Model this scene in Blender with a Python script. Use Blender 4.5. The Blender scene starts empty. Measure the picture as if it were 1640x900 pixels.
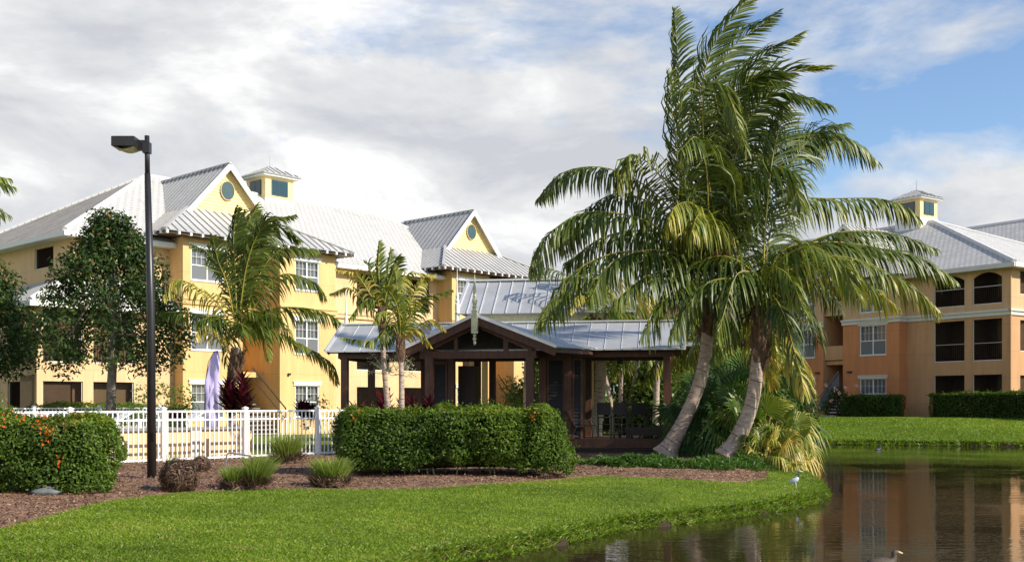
import bpy, bmesh, math, random
import numpy as np
from mathutils import Vector, Matrix
R = math.radians
random.seed(7)
rng = np.random.default_rng(11)

# ------------------------------------------------------------------ camera, sky, sun, exposure
scn = bpy.context.scene
COL = scn.collection
cam_d = bpy.data.cameras.new('camera')
cam = bpy.data.objects.new('camera', cam_d); COL.objects.link(cam)
cam.location = (0, 0, 1.6); cam.rotation_euler = (R(90), 0, 0)
cam_d.sensor_width = 36; cam_d.lens = 37.3; cam_d.shift_y = 0.1189
cam_d.clip_end = 3000
scn.camera = cam
scn.view_settings.view_transform = 'Standard'
scn.view_settings.look = 'None'
scn.view_settings.exposure = 0.42
scn.view_settings.gamma = 1
scn.render.engine = 'CYCLES'
scn.cycles.use_denoising = True
scn.cycles.max_bounces = 6
scn.cycles.transparent_max_bounces = 12
scn.cycles.sample_clamp_indirect = 6
SUN_EL, SUN_DIR = R(34), (0.90, -0.44)
world = bpy.data.worlds.new('World'); scn.world = world; world.use_nodes = True
nt = world.node_tree; N = nt.nodes; L = nt.links
N.clear()
def wn(t, **k):
    n = N.new(t)
    for a, b in k.items(): setattr(n, a, b)
    return n
def wmath(op, a, b=None, c=None, clamp=False):
    n = wn('ShaderNodeMath', operation=op, use_clamp=clamp)
    for i, x in enumerate((a, b, c)):
        if x is None: continue
        if isinstance(x, (int, float)): n.inputs[i].default_value = x
        else: L.new(x, n.inputs[i])
    return n.outputs[0]
sky = wn('ShaderNodeTexSky', sky_type='NISHITA', sun_disc=False)
sky.sun_elevation = SUN_EL; sky.sun_rotation = math.atan2(SUN_DIR[0], SUN_DIR[1])
sky.air_density = 1.0; sky.dust_density = 0.6; sky.ozone_density = 1.5
tc = wn('ShaderNodeTexCoord'); sep = wn('ShaderNodeSeparateXYZ'); L.new(tc.outputs['Generated'], sep.inputs[0])
zc = wmath('ADD', wmath('MAXIMUM', sep.outputs[2], 0.0), 0.62)
px_ = wmath('DIVIDE', sep.outputs[0], zc); py_ = wmath('DIVIDE', sep.outputs[1], zc)
cmb = wn('ShaderNodeCombineXYZ'); L.new(px_, cmb.inputs[0]); L.new(py_, cmb.inputs[1]); L.new(wmath('MULTIPLY', sep.outputs[2], 2.4), cmb.inputs[2])
def wnoise(scale, detail, rough, off, dist=0.0):
    m = wn('ShaderNodeMapping'); m.inputs['Location'].default_value = off; L.new(cmb.outputs[0], m.inputs[0])
    n = wn('ShaderNodeTexNoise'); n.inputs['Scale'].default_value = scale; n.inputs['Detail'].default_value = detail
    n.inputs['Roughness'].default_value = rough; n.inputs['Distortion'].default_value = dist; L.new(m.outputs[0], n.inputs['Vector'])
    return n.outputs['Fac']
def wramp(fac, stops):
    r = wn('ShaderNodeValToRGB'); cr = r.color_ramp
    while len(cr.elements) < len(stops): cr.elements.new(0.5)
    for e, (p, c) in zip(cr.elements, stops): e.position = p; e.color = (*c, 1)
    L.new(fac, r.inputs[0]); return r.outputs[0]
n_cov = wnoise(3.4, 10, 0.58, (3.1, 7.7, 0.4), 0.15)
bias = wmath('MULTIPLY', wmath('ADD', sep.outputs[0], -0.10), -0.46)          # fewer clouds to the right
bias2 = wmath('MULTIPLY', wmath('ADD', sep.outputs[2], -0.25), -0.95)         # and higher up
cov = wmath('ADD', wmath('ADD', n_cov, wmath('MINIMUM', bias, 0.16)), wmath('MINIMUM', bias2, 0.10))
mask = wramp(cov, [(0.35, (0, 0, 0)), (0.52, (1, 1, 1))])
n_sh = wnoise(4.6, 11, 0.58, (9.3, 2.2, 1.7), 0.25)
n_sh2 = wnoise(1.6, 3, 0.5, (1.2, 5.1, 0.3))
low = wmath('MULTIPLY', wmath('SUBTRACT', 0.19, sep.outputs[2], clamp=True), 0.75)      # greyer cloud base toward the horizon
shade = wmath('SUBTRACT', wmath('ADD', wmath('MULTIPLY', n_sh, 0.7), wmath('MULTIPLY', n_sh2, 0.3)), wmath('MINIMUM', low, 0.06))
ccol = wramp(shade, [(0.40, (5.3, 5.5, 5.9)), (0.46, (6.2, 6.35, 6.6)), (0.51, (6.9, 7.0, 7.1)), (0.57, (8.6, 8.6, 8.6))])
mx = wn('ShaderNodeMix', data_type='RGBA'); L.new(mask, mx.inputs[0])
skyb = wn('ShaderNodeMix', data_type='RGBA', blend_type='MULTIPLY'); skyb.inputs[0].default_value = 1
L.new(sky.outputs[0], skyb.inputs[6]); skyb.inputs[7].default_value = (1.30, 1.42, 1.55, 1)
L.new(skyb.outputs[2], mx.inputs[6]); L.new(ccol, mx.inputs[7])
bg = wn('ShaderNodeBackground'); bg.inputs[1].default_value = 0.088; L.new(mx.outputs[2], bg.inputs[0])
wo = wn('ShaderNodeOutputWorld'); L.new(bg.outputs[0], wo.inputs[0])

sd_ = bpy.data.lights.new('sun', 'SUN'); sd_.energy = 4.9; sd_.angle = R(0.6); sd_.color = (1.0, 0.92, 0.79)
sun = bpy.data.objects.new('sun', sd_); COL.objects.link(sun)
_h = Vector((SUN_DIR[0], SUN_DIR[1], 0)).normalized() * math.cos(SUN_EL); _h.z = math.sin(SUN_EL)
sun.rotation_euler = _h.to_track_quat('Z', 'Y').to_euler()
sun.location = (30, -20, 30)

# ------------------------------------------------------------------ materials
def material(name, col, rough=0.6, metal=0.0, spec=0.5, vary=0.0, vscale=2.0, bump=0.0, bscale=30.0, col2=None, stretch=(1, 1, 1), streak=0.0, uv=False):
    m = bpy.data.materials.new(name); m.use_nodes = True
    n = m.node_tree.nodes; l = m.node_tree.links
    p = n['Principled BSDF']
    p.inputs['Roughness'].default_value = rough; p.inputs['Metallic'].default_value = metal
    p.inputs['Specular IOR Level'].default_value = spec
    p.inputs['Base Color'].default_value = (*col, 1)
    t = n.new('ShaderNodeTexCoord'); mp = n.new('ShaderNodeMapping'); l.new(t.outputs['UV' if uv else 'Object'], mp.inputs[0]); mp.inputs['Scale'].default_value = stretch
    if vary or col2:
        ns = n.new('ShaderNodeTexNoise'); ns.inputs['Scale'].default_value = vscale; ns.inputs['Detail'].default_value = 6; l.new(mp.outputs[0], ns.inputs['Vector'])
        ns.inputs['Roughness'].default_value = 0.6
        r = n.new('ShaderNodeValToRGB'); r.color_ramp.elements[0].position = 0.33; r.color_ramp.elements[1].position = 0.67
        c2 = col2 or tuple(min(1, c * (1 + vary)) for c in col)
        c1 = col if col2 else tuple(c * (1 - vary) for c in col)
        r.color_ramp.elements[0].color = (*c1, 1); r.color_ramp.elements[1].color = (*c2, 1)
        l.new(ns.outputs['Fac'], r.inputs[0]); l.new(r.outputs[0], p.inputs['Base Color'])
    if streak:
        m3 = n.new('ShaderNodeMapping'); m3.inputs['Scale'].default_value = (2.2, 2.2, 0.22); l.new(t.outputs['Object'], m3.inputs[0])
        n3 = n.new('ShaderNodeTexNoise'); n3.inputs['Scale'].default_value = 1.3; n3.inputs['Detail'].default_value = 8; n3.inputs['Roughness'].default_value = 0.7; l.new(m3.outputs[0], n3.inputs['Vector'])
        r3 = n.new('ShaderNodeValToRGB'); r3.color_ramp.elements[0].position = 0.40; r3.color_ramp.elements[1].position = 0.62
        r3.color_ramp.elements[0].color = (1 - streak, 1 - streak * 1.05, 1 - streak * 1.1, 1); r3.color_ramp.elements[1].color = (1, 1, 1, 1); l.new(n3.outputs['Fac'], r3.inputs[0])
        br = n.new('ShaderNodeTexBrick'); l.new(t.outputs['UV'], br.inputs['Vector']); br.inputs['Scale'].default_value = 1; br.inputs['Brick Width'].default_value = 3.0; br.inputs['Row Height'].default_value = 1.5; br.offset = 0
        br.inputs['Mortar Size'].default_value = 0.012; br.inputs['Color1'].default_value = (1, 1, 1, 1); br.inputs['Color2'].default_value = (.97, .97, .97, 1); br.inputs['Mortar'].default_value = (.80, .79, .78, 1)
        a = n.new('ShaderNodeMix'); a.data_type = 'RGBA'; a.blend_type = 'MULTIPLY'; a.inputs[0].default_value = 1; l.new(r.outputs[0], a.inputs[6]); l.new(r3.outputs[0], a.inputs[7])
        a2 = n.new('ShaderNodeMix'); a2.data_type = 'RGBA'; a2.blend_type = 'MULTIPLY'; a2.inputs[0].default_value = 1; l.new(a.outputs[2], a2.inputs[6]); l.new(br.outputs['Color'], a2.inputs[7]); l.new(a2.outputs[2], p.inputs['Base Color'])
    if bump:
        nb = n.new('ShaderNodeTexNoise'); nb.inputs['Scale'].default_value = bscale; nb.inputs['Detail'].default_value = 5; l.new(mp.outputs[0], nb.inputs['Vector'])
        b = n.new('ShaderNodeBump'); b.inputs['Strength'].default_value = bump; b.inputs['Distance'].default_value = 0.02
        l.new(nb.outputs['Fac'], b.inputs['Height']); l.new(b.outputs[0], p.inputs['Normal'])
    return m

def leaf_material(name, stops, rough=0.42, trans=0.3, spec=0.35):
    m = bpy.data.materials.new(name); m.use_nodes = True
    n = m.node_tree.nodes; l = m.node_tree.links
    p = n['Principled BSDF']; out = n['Material Output']
    a = n.new('ShaderNodeAttribute'); a.attribute_name = 'tint'
    r = n.new('ShaderNodeValToRGB'); cr = r.color_ramp
    while len(cr.elements) < len(stops): cr.elements.new(0.5)
    for e, (q, c) in zip(cr.elements, stops): e.position = q; e.color = (*c, 1)
    l.new(a.outputs['Fac'], r.inputs[0]); l.new(r.outputs[0], p.inputs['Base Color'])
    p.inputs['Roughness'].default_value = rough; p.inputs['Specular IOR Level'].default_value = spec
    tr = n.new('ShaderNodeBsdfTranslucent'); g = n.new('ShaderNodeMix'); g.data_type = 'RGBA'; g.blend_type = 'MULTIPLY'; g.inputs[0].default_value = 1
    l.new(r.outputs[0], g.inputs[6]); g.inputs[7].default_value = (1.5, 1.45, 0.6, 1); l.new(g.outputs[2], tr.inputs[0])
    mix = n.new('ShaderNodeMixShader'); mix.inputs[0].default_value = trans
    l.new(p.outputs[0], mix.inputs[1]); l.new(tr.outputs[0], mix.inputs[2]); l.new(mix.outputs[0], out.inputs[0])
    return m

def tile_material(name, c1, c2, mortar, stain=None, stain_lo=0.55, uvs=1.0):
    m = bpy.data.materials.new(name); m.use_nodes = True
    n = m.node_tree.nodes; l = m.node_tree.links; p = n['Principled BSDF']
    t = n.new('ShaderNodeTexCoord'); b = n.new('ShaderNodeTexBrick')
    l.new(t.outputs['UV'], b.inputs['Vector'])
    b.inputs['Scale'].default_value = uvs; b.inputs['Brick Width'].default_value = 0.34; b.inputs['Row Height'].default_value = 0.34
    b.inputs['Mortar Size'].default_value = 0.022; b.inputs['Mortar Smooth'].default_value = 0.2
    b.inputs['Color1'].default_value = (*c1, 1); b.inputs['Color2'].default_value = (*c2, 1); b.inputs['Mortar'].default_value = (*mortar, 1)
    last = b.outputs['Color']
    if stain:
        ns = n.new('ShaderNodeTexNoise'); ns.inputs['Scale'].default_value = 0.9; ns.inputs['Detail'].default_value = 9; ns.inputs['Roughness'].default_value = 0.7
        mp = n.new('ShaderNodeMapping'); mp.inputs['Scale'].default_value = (1, 0.35, 1); l.new(t.outputs['UV'], mp.inputs[0]); l.new(mp.outputs[0], ns.inputs['Vector'])
        r = n.new('ShaderNodeValToRGB'); r.color_ramp.elements[0].position = stain_lo; r.color_ramp.elements[1].position = stain_lo + 0.15
        l.new(ns.outputs['Fac'], r.inputs[0])
        mx = n.new('ShaderNodeMix'); mx.data_type = 'RGBA'; l.new(r.outputs[0], mx.inputs[0]); l.new(last, mx.inputs[6]); mx.inputs[7].default_value = (*stain, 1)
        last = mx.outputs[2]
    l.new(last, p.inputs['Base Color']); p.inputs['Roughness'].default_value = 0.75
    bp = n.new('ShaderNodeBump'); bp.inputs['Strength'].default_value = 0.6; bp.inputs['Distance'].default_value = 0.03; bp.invert = True
    l.new(b.outputs['Fac'], bp.inputs['Height']); l.new(bp.outputs[0], p.inputs['Normal'])
    return m

def glass_material(name, tint=(0.02, 0.03, 0.035), alpha=0.5, rough=0.04, spec=0.8):
    m = bpy.data.materials.new(name); m.use_nodes = True
    n = m.node_tree.nodes; l = m.node_tree.links; p = n['Principled BSDF']
    p.inputs['Base Color'].default_value = (*tint, 1); p.inputs['Roughness'].default_value = rough; p.inputs['Alpha'].default_value = alpha
    p.inputs['Specular IOR Level'].default_value = spec
    return m

def wood_material(name, c1, c2):
    return material(name, c1, rough=0.55, col2=c2, vscale=3.0, stretch=(6, 6, 0.8), bump=0.15, bscale=20)

MT = dict(
    yellow=material('yellow_stucco', (0.74, 0.49, 0.21), 0.85, vary=0.05, vscale=0.6, bump=0.25, bscale=25, streak=0.13),
    peach=material('peach_stucco', (0.76, 0.52, 0.28), 0.85, vary=0.05, vscale=0.6, bump=0.25, bscale=25, streak=0.13),
    siding=material('yellow_siding', (0.80, 0.62, 0.27), 0.6, vary=0.03),
    orange=material('orange_stucco', (0.60, 0.24, 0.09), 0.85, vary=0.06, vscale=0.5, bump=0.25, bscale=25, streak=0.13),
    tan=material('tan_stucco', (0.57, 0.32, 0.155), 0.85, vary=0.05, vscale=0.5, bump=0.25, bscale=25, streak=0.13),
    cream=material('cream_stucco', (0.62, 0.41, 0.22), 0.85, vary=0.04, vscale=0.5, bump=0.25, bscale=25, streak=0.13),
    white=material('white_paint', (0.78, 0.77, 0.73), 0.45, vary=0.04, vscale=3),
    trim=material('grey_white_trim', (0.62, 0.60, 0.54), 0.6, vary=0.06, vscale=2),
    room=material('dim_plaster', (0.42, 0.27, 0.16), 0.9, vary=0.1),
    screen=glass_material('insect_screen', (0.012, 0.010, 0.009), 0.38, 0.9, 0.05),
    pane=glass_material('window_glass', (0.03, 0.04, 0.05), 0.35),
    dkglass=glass_material('cupola_glass', (0.008, 0.035, 0.04), 1.0),
    wscreen=material('window_screen', (0.13, 0.14, 0.15), 0.5),
    blind=material('white_blinds', (0.62, 0.63, 0.62), 0.6, vary=0.08, vscale=4, stretch=(4, 4, 0.3)),
    teal=material('round_vent_paint', (0.035, 0.075, 0.08), 0.4, vary=0.1),
    metal=material('seamed_metal_roof', (0.52, 0.51, 0.49), 0.5, metal=0.25, vary=0.10, vscale=0.8, stretch=(1, 1, 1)),
    metaldk=material('seam_dark', (0.20, 0.20, 0.195), 0.5, metal=0.5),
    gmetal=material('galvanised_roof', (0.50, 0.505, 0.505), 0.42, metal=0.4, vary=0.10, vscale=1.2, bump=0.05, bscale=3),
    gseam=material('galvanised_seam', (0.72, 0.73, 0.74), 0.35, metal=0.5),
    rooftile=tile_material('white_roof_tile', (0.55, 0.54, 0.515), (0.49, 0.48, 0.455), (0.26, 0.25, 0.23), (0.36, 0.335, 0.30), 0.56),
    rooftile_old_shaded=tile_material('weathered_shaded_roof_tile', (0.40, 0.36, 0.31), (0.32, 0.29, 0.25), (0.16, 0.14, 0.12), (0.20, 0.17, 0.14), 0.5),  # left slope: weathering plus the slope's shade, both put into the tile colour
    rooftile_grey=tile_material('pale_grey_roof_tile', (0.56, 0.55, 0.53), (0.47, 0.46, 0.44), (0.17, 0.165, 0.16), (0.50, 0.48, 0.45), 0.62),
    ridge=material('white_ridge_tile', (0.66, 0.645, 0.62), 0.7, vary=0.06, vscale=2),
    wood=wood_material('dark_stained_wood', (0.055, 0.022, 0.012), (0.11, 0.045, 0.022)),
    wooddk=wood_material('black_stained_wood', (0.018, 0.012, 0.009), (0.035, 0.02, 0.014)),
    louver=material('charcoal_louvre', (0.030, 0.034, 0.038), 0.5, vary=0.1),
    soffit=wood_material('underside_boards', (0.03, 0.014, 0.009), (0.06, 0.026, 0.015)),
    pole=material('dark_bronze_paint', (0.018, 0.017, 0.018), 0.38, vary=0.2, vscale=3),
    lens=material('lamp_lens', (0.55, 0.55, 0.30), 0.25),
    finial=material('mossy_cream_wood', (0.50, 0.50, 0.30), 0.7, col2=(0.66, 0.64, 0.44), vscale=9, bump=0.3, bscale=30),
    finialw=material('white_wood', (0.68, 0.67, 0.62), 0.6, vary=0.08, vscale=6),
    plastic=material('white_vinyl', (0.80, 0.80, 0.79), 0.38, vary=0.03, vscale=3),
    black=material('black_frame', (0.012, 0.012, 0.014), 0.45),
    sling=material('brown_sling', (0.10, 0.055, 0.035), 0.7, vary=0.15),
    bark=material('palm_bark', (0.28, 0.205, 0.155), 0.9, col2=(0.50, 0.395, 0.31), vscale=5.0, stretch=(1.0, 1.0, 3.0), bump=0.8, bscale=12),
    bark2=material('tree_bark', (0.10, 0.085, 0.07), 0.9, col2=(0.22, 0.19, 0.16), vscale=8, bump=0.6, bscale=20),
    boot=material('palm_fibre', (0.06, 0.032, 0.018), 0.95, col2=(0.20, 0.12, 0.07), vscale=12, stretch=(3, 3, 0.7), bump=0.8, bscale=25),
    coco=material('coconut_husk', (0.30, 0.16, 0.05), 0.6, vary=0.25, vscale=6),
    rachis=material('frond_midrib', (0.42, 0.36, 0.08), 0.5, vary=0.25, vscale=2),
    flag=material('lilac_flag_cloth', (0.50, 0.43, 0.70), 0.55, vary=0.05, vscale=3),
    flagw=material('flag_print', (0.75, 0.70, 0.90), 0.5),
    stonecap=material('grey_coping', (0.22, 0.21, 0.20), 0.8, vary=0.15, vscale=3),
    deckc=material('pale_concrete', (0.55, 0.50, 0.42), 0.85, vary=0.08, vscale=1.2),
    rockm=material('grey_rock', (0.12, 0.13, 0.13), 0.7, vary=0.25, vscale=5, bump=0.5, bscale=10),
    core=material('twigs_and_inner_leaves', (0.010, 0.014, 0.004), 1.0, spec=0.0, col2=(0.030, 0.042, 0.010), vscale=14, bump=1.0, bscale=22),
    twig=material('dry_twig', (0.24, 0.20, 0.14), 0.9, vary=0.3, vscale=8),
    rust=material('galvanised_pipe', (0.32, 0.33, 0.34), 0.4, metal=0.7),
)
LF = dict(
    hedge=leaf_material('hedge_leaf', [(0.0, (0.030, 0.060, 0.008)), (0.6, (0.082, 0.145, 0.014)), (0.93, (0.19, 0.26, 0.025)), (1.0, (0.28, 0.20, 0.05))], 0.52, 0.28, 0.25),
    mag=leaf_material('magnolia_leaf', [(0.0, (0.014, 0.032, 0.007)), (0.7, (0.042, 0.080, 0.012)), (0.9, (0.12, 0.16, 0.03)), (1.0, (0.22, 0.12, 0.045))], 0.5, 0.14, 0.3),
    palm=leaf_material('palm_leaflet', [(0.0, (0.026, 0.046, 0.007)), (0.45, (0.085, 0.125, 0.013)), (0.8, (0.23, 0.25, 0.03)), (1.0, (0.46, 0.36, 0.07))], 0.44, 0.24, 0.4),
    fan=leaf_material('fan_leaf', [(0.0, (0.022, 0.055, 0.014)), (0.5, (0.05, 0.115, 0.02)), (0.85, (0.22, 0.26, 0.03)), (1.0, (0.55, 0.40, 0.10))], 0.42, 0.26, 0.4),
    bush=leaf_material('bush_leaf', [(0.0, (0.05, 0.10, 0.015)), (0.6, (0.12, 0.20, 0.03)), (1.0, (0.28, 0.32, 0.05))], 0.45, 0.3),
    tree=leaf_material('tree_leaf', [(0.0, (0.025, 0.05, 0.010)), (0.6, (0.06, 0.105, 0.016)), (1.0, (0.15, 0.19, 0.03))], 0.45, 0.3),
    ti=leaf_material('ti_plant_leaf', [(0.0, (0.035, 0.005, 0.012)), (0.7, (0.10, 0.012, 0.025)), (1.0, (0.26, 0.03, 0.05))], 0.35, 0.2),
    dry=leaf_material('dry_frond', [(0.0, (0.028, 0.015, 0.009)), (0.6, (0.095, 0.052, 0.032)), (1.0, (0.27, 0.175, 0.11))], 0.8, 0.1),
    orangef=leaf_material('orange_blossom', [(0.0, (0.55, 0.10, 0.01)), (1.0, (0.80, 0.18, 0.02))], 0.5, 0.3),
    pinkf=leaf_material('pink_blossom', [(0.0, (0.75, 0.30, 0.32)), (1.0, (0.85, 0.55, 0.55))], 0.5, 0.3),
    grass=leaf_material('grass_blade', [(0.0, (0.085, 0.145, 0.010)), (0.6, (0.172, 0.268, 0.018)), (0.92, (0.28, 0.35, 0.04)), (1.0, (0.34, 0.29, 0.11))], 0.5, 0.35, 0.35),
    fgrass=leaf_material('tuft_blade', [(0.0, (0.09, 0.14, 0.02)), (0.6, (0.22, 0.30, 0.05)), (1.0, (0.42, 0.38, 0.16))], 0.5, 0.3),
    juniper=leaf_material('juniper_spray', [(0.0, (0.03, 0.07, 0.014)), (0.7, (0.085, 0.18, 0.025)), (1.0, (0.19, 0.30, 0.04))], 0.5, 0.25),
    moss=leaf_material('air_plant', [(0.0, (0.20, 0.21, 0.13)), (1.0, (0.45, 0.45, 0.30))], 0.7, 0.2),
    chip=leaf_material('mulch_chip', [(0.0, (0.07, 0.030, 0.017)), (0.6, (0.20, 0.105, 0.064)), (0.9, (0.38, 0.24, 0.155)), (1.0, (0.6, 0.46, 0.33))], 0.9, 0.0),
)

# ------------------------------------------------------------------ mesh helpers
class MB:
    def __init__(s): s.v = []; s.f = []; s.m = []; s.ci = 0
    def mat(s, i): s.ci = i; return s
    def poly(s, pts):
        b = len(s.v); s.v += [tuple(p) for p in pts]; s.f.append(tuple(range(b, b + len(pts)))); s.m.append(s.ci); return s
    def box(s, x0, x1, y0, y1, z0, z1):
        b = len(s.v)
        s.v += [(x0, y0, z0), (x1, y0, z0), (x1, y1, z0), (x0, y1, z0), (x0, y0, z1), (x1, y0, z1), (x1, y1, z1), (x0, y1, z1)]
        for q in ((3, 2, 1, 0), (4, 5, 6, 7), (0, 1, 5, 4), (1, 2, 6, 5), (2, 3, 7, 6), (3, 0, 4, 7)):
            s.f.append(tuple(b + i for i in q)); s.m.append(s.ci)
        return s
    def bar(s, a, c, w, h, up=(0, 0, 1)):
        a = Vector(a); c = Vector(c); d = (c - a).normalized(); sd = d.cross(Vector(up))
        if sd.length < 1e-4: sd = d.cross(Vector((1, 0, 0)))
        sd.normalize(); u = sd.cross(d).normalized()
        b = len(s.v)
        for p in (a, c):
            for i, j in ((-1, -1), (1, -1), (1, 1), (-1, 1)): s.v.append(tuple(p + sd * i * w / 2 + u * j * h / 2))
        for q in ((0, 1, 2, 3), (7, 6, 5, 4), (0, 4, 5, 1), (1, 5, 6, 2), (2, 6, 7, 3), (3, 7, 4, 0)):
            s.f.append(tuple(b + i for i in q)); s.m.append(s.ci)
        return s
    def tube(s, pts, rad, n=8, cap=True):
        pts = [Vector(p) for p in pts]
        if isinstance(rad, (int, float)): rad = [rad] * len(pts)
        b = len(s.v); ref = Vector((0.31, 0.95, 0.02))
        for i, p in enumerate(pts):
            d = (pts[min(i + 1, len(pts) - 1)] - pts[max(i - 1, 0)]).normalized()
            x = d.cross(ref)
            if x.length < 0.05: x = d.cross(Vector((1, 0, 0)))
            x.normalize(); y = d.cross(x)
            for k in range(n):
                a = 2 * math.pi * k / n; s.v.append(tuple(p + (x * math.cos(a) + y * math.sin(a)) * rad[i]))
        for i in range(len(pts) - 1):
            for k in range(n):
                s.f.append((b + i * n + k, b + i * n + (k + 1) % n, b + (i + 1) * n + (k + 1) % n, b + (i + 1) * n + k)); s.m.append(s.ci)
        if cap:
            s.f.append(tuple(b + k for k in range(n))[::-1]); s.m.append(s.ci)
            s.f.append(tuple(b + (len(pts) - 1) * n + k for k in range(n))); s.m.append(s.ci)
        return s
    def lathe(s, c, prof, n=12):
        return s.tube([(c[0], c[1], c[2] + z) for r, z in prof], [max(r, 0.002) for r, z in prof], n)
    def slab(s, pts, t):
        """a planar polygon given a thickness t downward along its normal"""
        P = [Vector(p) for p in pts]; nrm = (P[1] - P[0]).cross(P[-1] - P[0]).normalized()
        if nrm.z < 0: P = P[::-1]; nrm = -nrm
        Q = [p - nrm * t for p in P]
        s.poly(P); s.poly(Q[::-1])
        for i in range(len(P)):
            j = (i + 1) % len(P); s.poly([P[i], Q[i], Q[j], P[j]])
        return s
    def build(s, name, mats, parent=None, smooth=False, loc=None, label=None):
        if not isinstance(mats, (list, tuple)): mats = [mats]
        me = bpy.data.meshes.new(name); me.from_pydata(s.v, [], s.f)
        for m in mats: me.materials.append(m)
        if len(mats) > 1: me.polygons.foreach_set('material_index', s.m)
        if smooth: me.polygons.foreach_set('use_smooth', [True] * len(s.f))
        uv = me.uv_layers.new(name='UVMap'); vs = s.v
        co = []
        for p in me.polygons:
            n = p.normal
            if abs(n.z) > 0.999: t = Vector((1, 0, 0)); bt = Vector((0, 1, 0))
            else: t = Vector((0, 0, 1)).cross(n).normalized(); bt = n.cross(t)
            for vi in p.vertices:
                c = Vector(vs[vi]); co += [c.dot(t), c.dot(bt)]
        uv.data.foreach_set('uv', co)
        me.update()
        o = bpy.data.objects.new(name, me); COL.objects.link(o)
        if parent is not None: o.parent = parent
        if loc is not None: o.location = loc
        if label: o['label'] = label
        return o

EACH = {'bay_wall', 'upper_bay_wall', 'cornice_band', 'ridge_cap', 'rake_board', 'barge_board', 'beam', 'rafter', 'landing', 'cornice', 'roof_flashing', 'fascia', 'porch_fascia', 'soffit', 'pilaster', 'deck_fascia', 'lower_roof', 'cupola_window_frame', 'cupola_glass', 'rafter_tail'}
_build = MB.build
def build_split(s, name, mats, parent=None, **k):
    """separate pieces that do not touch become parts of their own"""
    if name not in EACH: return _build(s, name, mats, parent, **k)
    key = [tuple(round(c, 3) for c in v) for v in s.v]; up = {}
    def find(a):
        while up.setdefault(a, a) != a: up[a] = up[up[a]]; a = up[a]
        return a
    for f in s.f:
        r0 = find(key[f[0]])
        for i in f[1:]: up[find(key[i])] = r0
    grp = {}
    for f, m in zip(s.f, s.m): grp.setdefault(find(key[f[0]]), []).append((f, m))
    first = None
    for fs in grp.values():
        q = MB(); ix = {}
        for f, m in fs:
            for i in f:
                if i not in ix: ix[i] = len(q.v); q.v.append(s.v[i])
            q.f.append(tuple(ix[i] for i in f)); q.m.append(m)
        o = _build(q, name, mats, parent, **k); first = first or o
    return first
MB.build = build_split

def tag(o, label=None, cat=None, group=None, kind=None):
    if label: o['label'] = label
    if cat: o['category'] = cat
    if group: o['group'] = group
    if kind: o['kind'] = kind
    return o
def thing(name, label, cat, loc=(0, 0, 0), rz=0.0, group=None):
    o = bpy.data.objects.new(name, None); COL.objects.link(o); o.empty_display_size = 0.2
    o.location = loc; o.rotation_euler = (0, 0, rz); return tag(o, label, cat, group)
def copy_tree(o, parent=None):
    c = o.copy(); COL.objects.link(c)
    if parent is not None: c.parent = parent
    for ch in list(o.children): copy_tree(ch, c)
    return c

def np_mesh(name, V, F, mat, tint=None, parent=None, smooth=False, loc=None):
    """V (n,3), F (m,k) with k 3 or 4; tint one value per face"""
    V = np.asarray(V, dtype=np.float32); F = np.asarray(F, dtype=np.int32); k = F.shape[1]; m = len(F)
    me = bpy.data.meshes.new(name)
    me.vertices.add(len(V)); me.vertices.foreach_set('co', V.ravel())
    me.loops.add(m * k); me.loops.foreach_set('vertex_index', F.ravel())
    me.polygons.add(m); me.polygons.foreach_set('loop_start', np.arange(0, m * k, k, dtype=np.int32)); me.polygons.foreach_set('loop_total', np.full(m, k, dtype=np.int32))
    if smooth: me.polygons.foreach_set('use_smooth', np.ones(m, dtype=bool))
    me.materials.append(mat)
    if tint is not None:
        a = me.attributes.new('tint', 'FLOAT', 'FACE'); a.data.foreach_set('value', np.clip(np.asarray(tint, dtype=np.float32), 0, 1))
    me.update(calc_edges=True); me.validate()
    o = bpy.data.objects.new(name, me); COL.objects.link(o)
    if parent is not None: o.parent = parent
    if loc is not None: o.location = loc
    return o

def unit(a): return a / (np.linalg.norm(a, axis=-1, keepdims=True) + 1e-9)
def leaf_quads(P, Nn, D, ln, wd, fold=0.15):
    """rhombic leaves: P base (n,3), Nn normals, D pointing dirs, ln, wd (n,)"""
    n = len(P); D = unit(D - Nn * np.sum(D * Nn, 1, keepdims=True)); S = np.cross(Nn, D)
    ln = np.broadcast_to(ln, (n,))[:, None]; wd = np.broadcast_to(wd, (n,))[:, None]
    a = P; b = P + D * ln * 0.45 + S * wd * 0.5 + Nn * ln * fold * 0.3; c = P + D * ln - Nn * ln * fold; d = P + D * ln * 0.45 - S * wd * 0.5 + Nn * ln * fold * 0.3
    V = np.stack([a, b, c, d], 1).reshape(-1, 3); F = np.arange(4 * n).reshape(n, 4)
    return V, F
def rand_unit(n): return unit(rng.normal(size=(n, 3)))
class Leaves:
    def __init__(s): s.V = []; s.F = []; s.T = []; s.n = 0
    def add(s, V, F, T):
        s.V.append(V); s.F.append(F + s.n); s.T.append(T); s.n += len(V)
    def build(s, name, mat, parent=None, loc=None, smooth=False):
        return np_mesh(name, np.concatenate(s.V), np.concatenate(s.F), mat, np.concatenate(s.T), parent, smooth, loc)

def vnoise(P, f, seed=0):
    """cheap smooth pseudo noise, -1..1"""
    r = np.random.default_rng(seed); o = np.zeros(len(P))
    for k in range(6):
        d = r.normal(size=3); d /= np.linalg.norm(d); o += np.sin(P @ d * f * (0.7 + 0.35 * k) + r.uniform(0, 6.28)) / (1 + 0.25 * k)
    return o / 2.6

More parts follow.
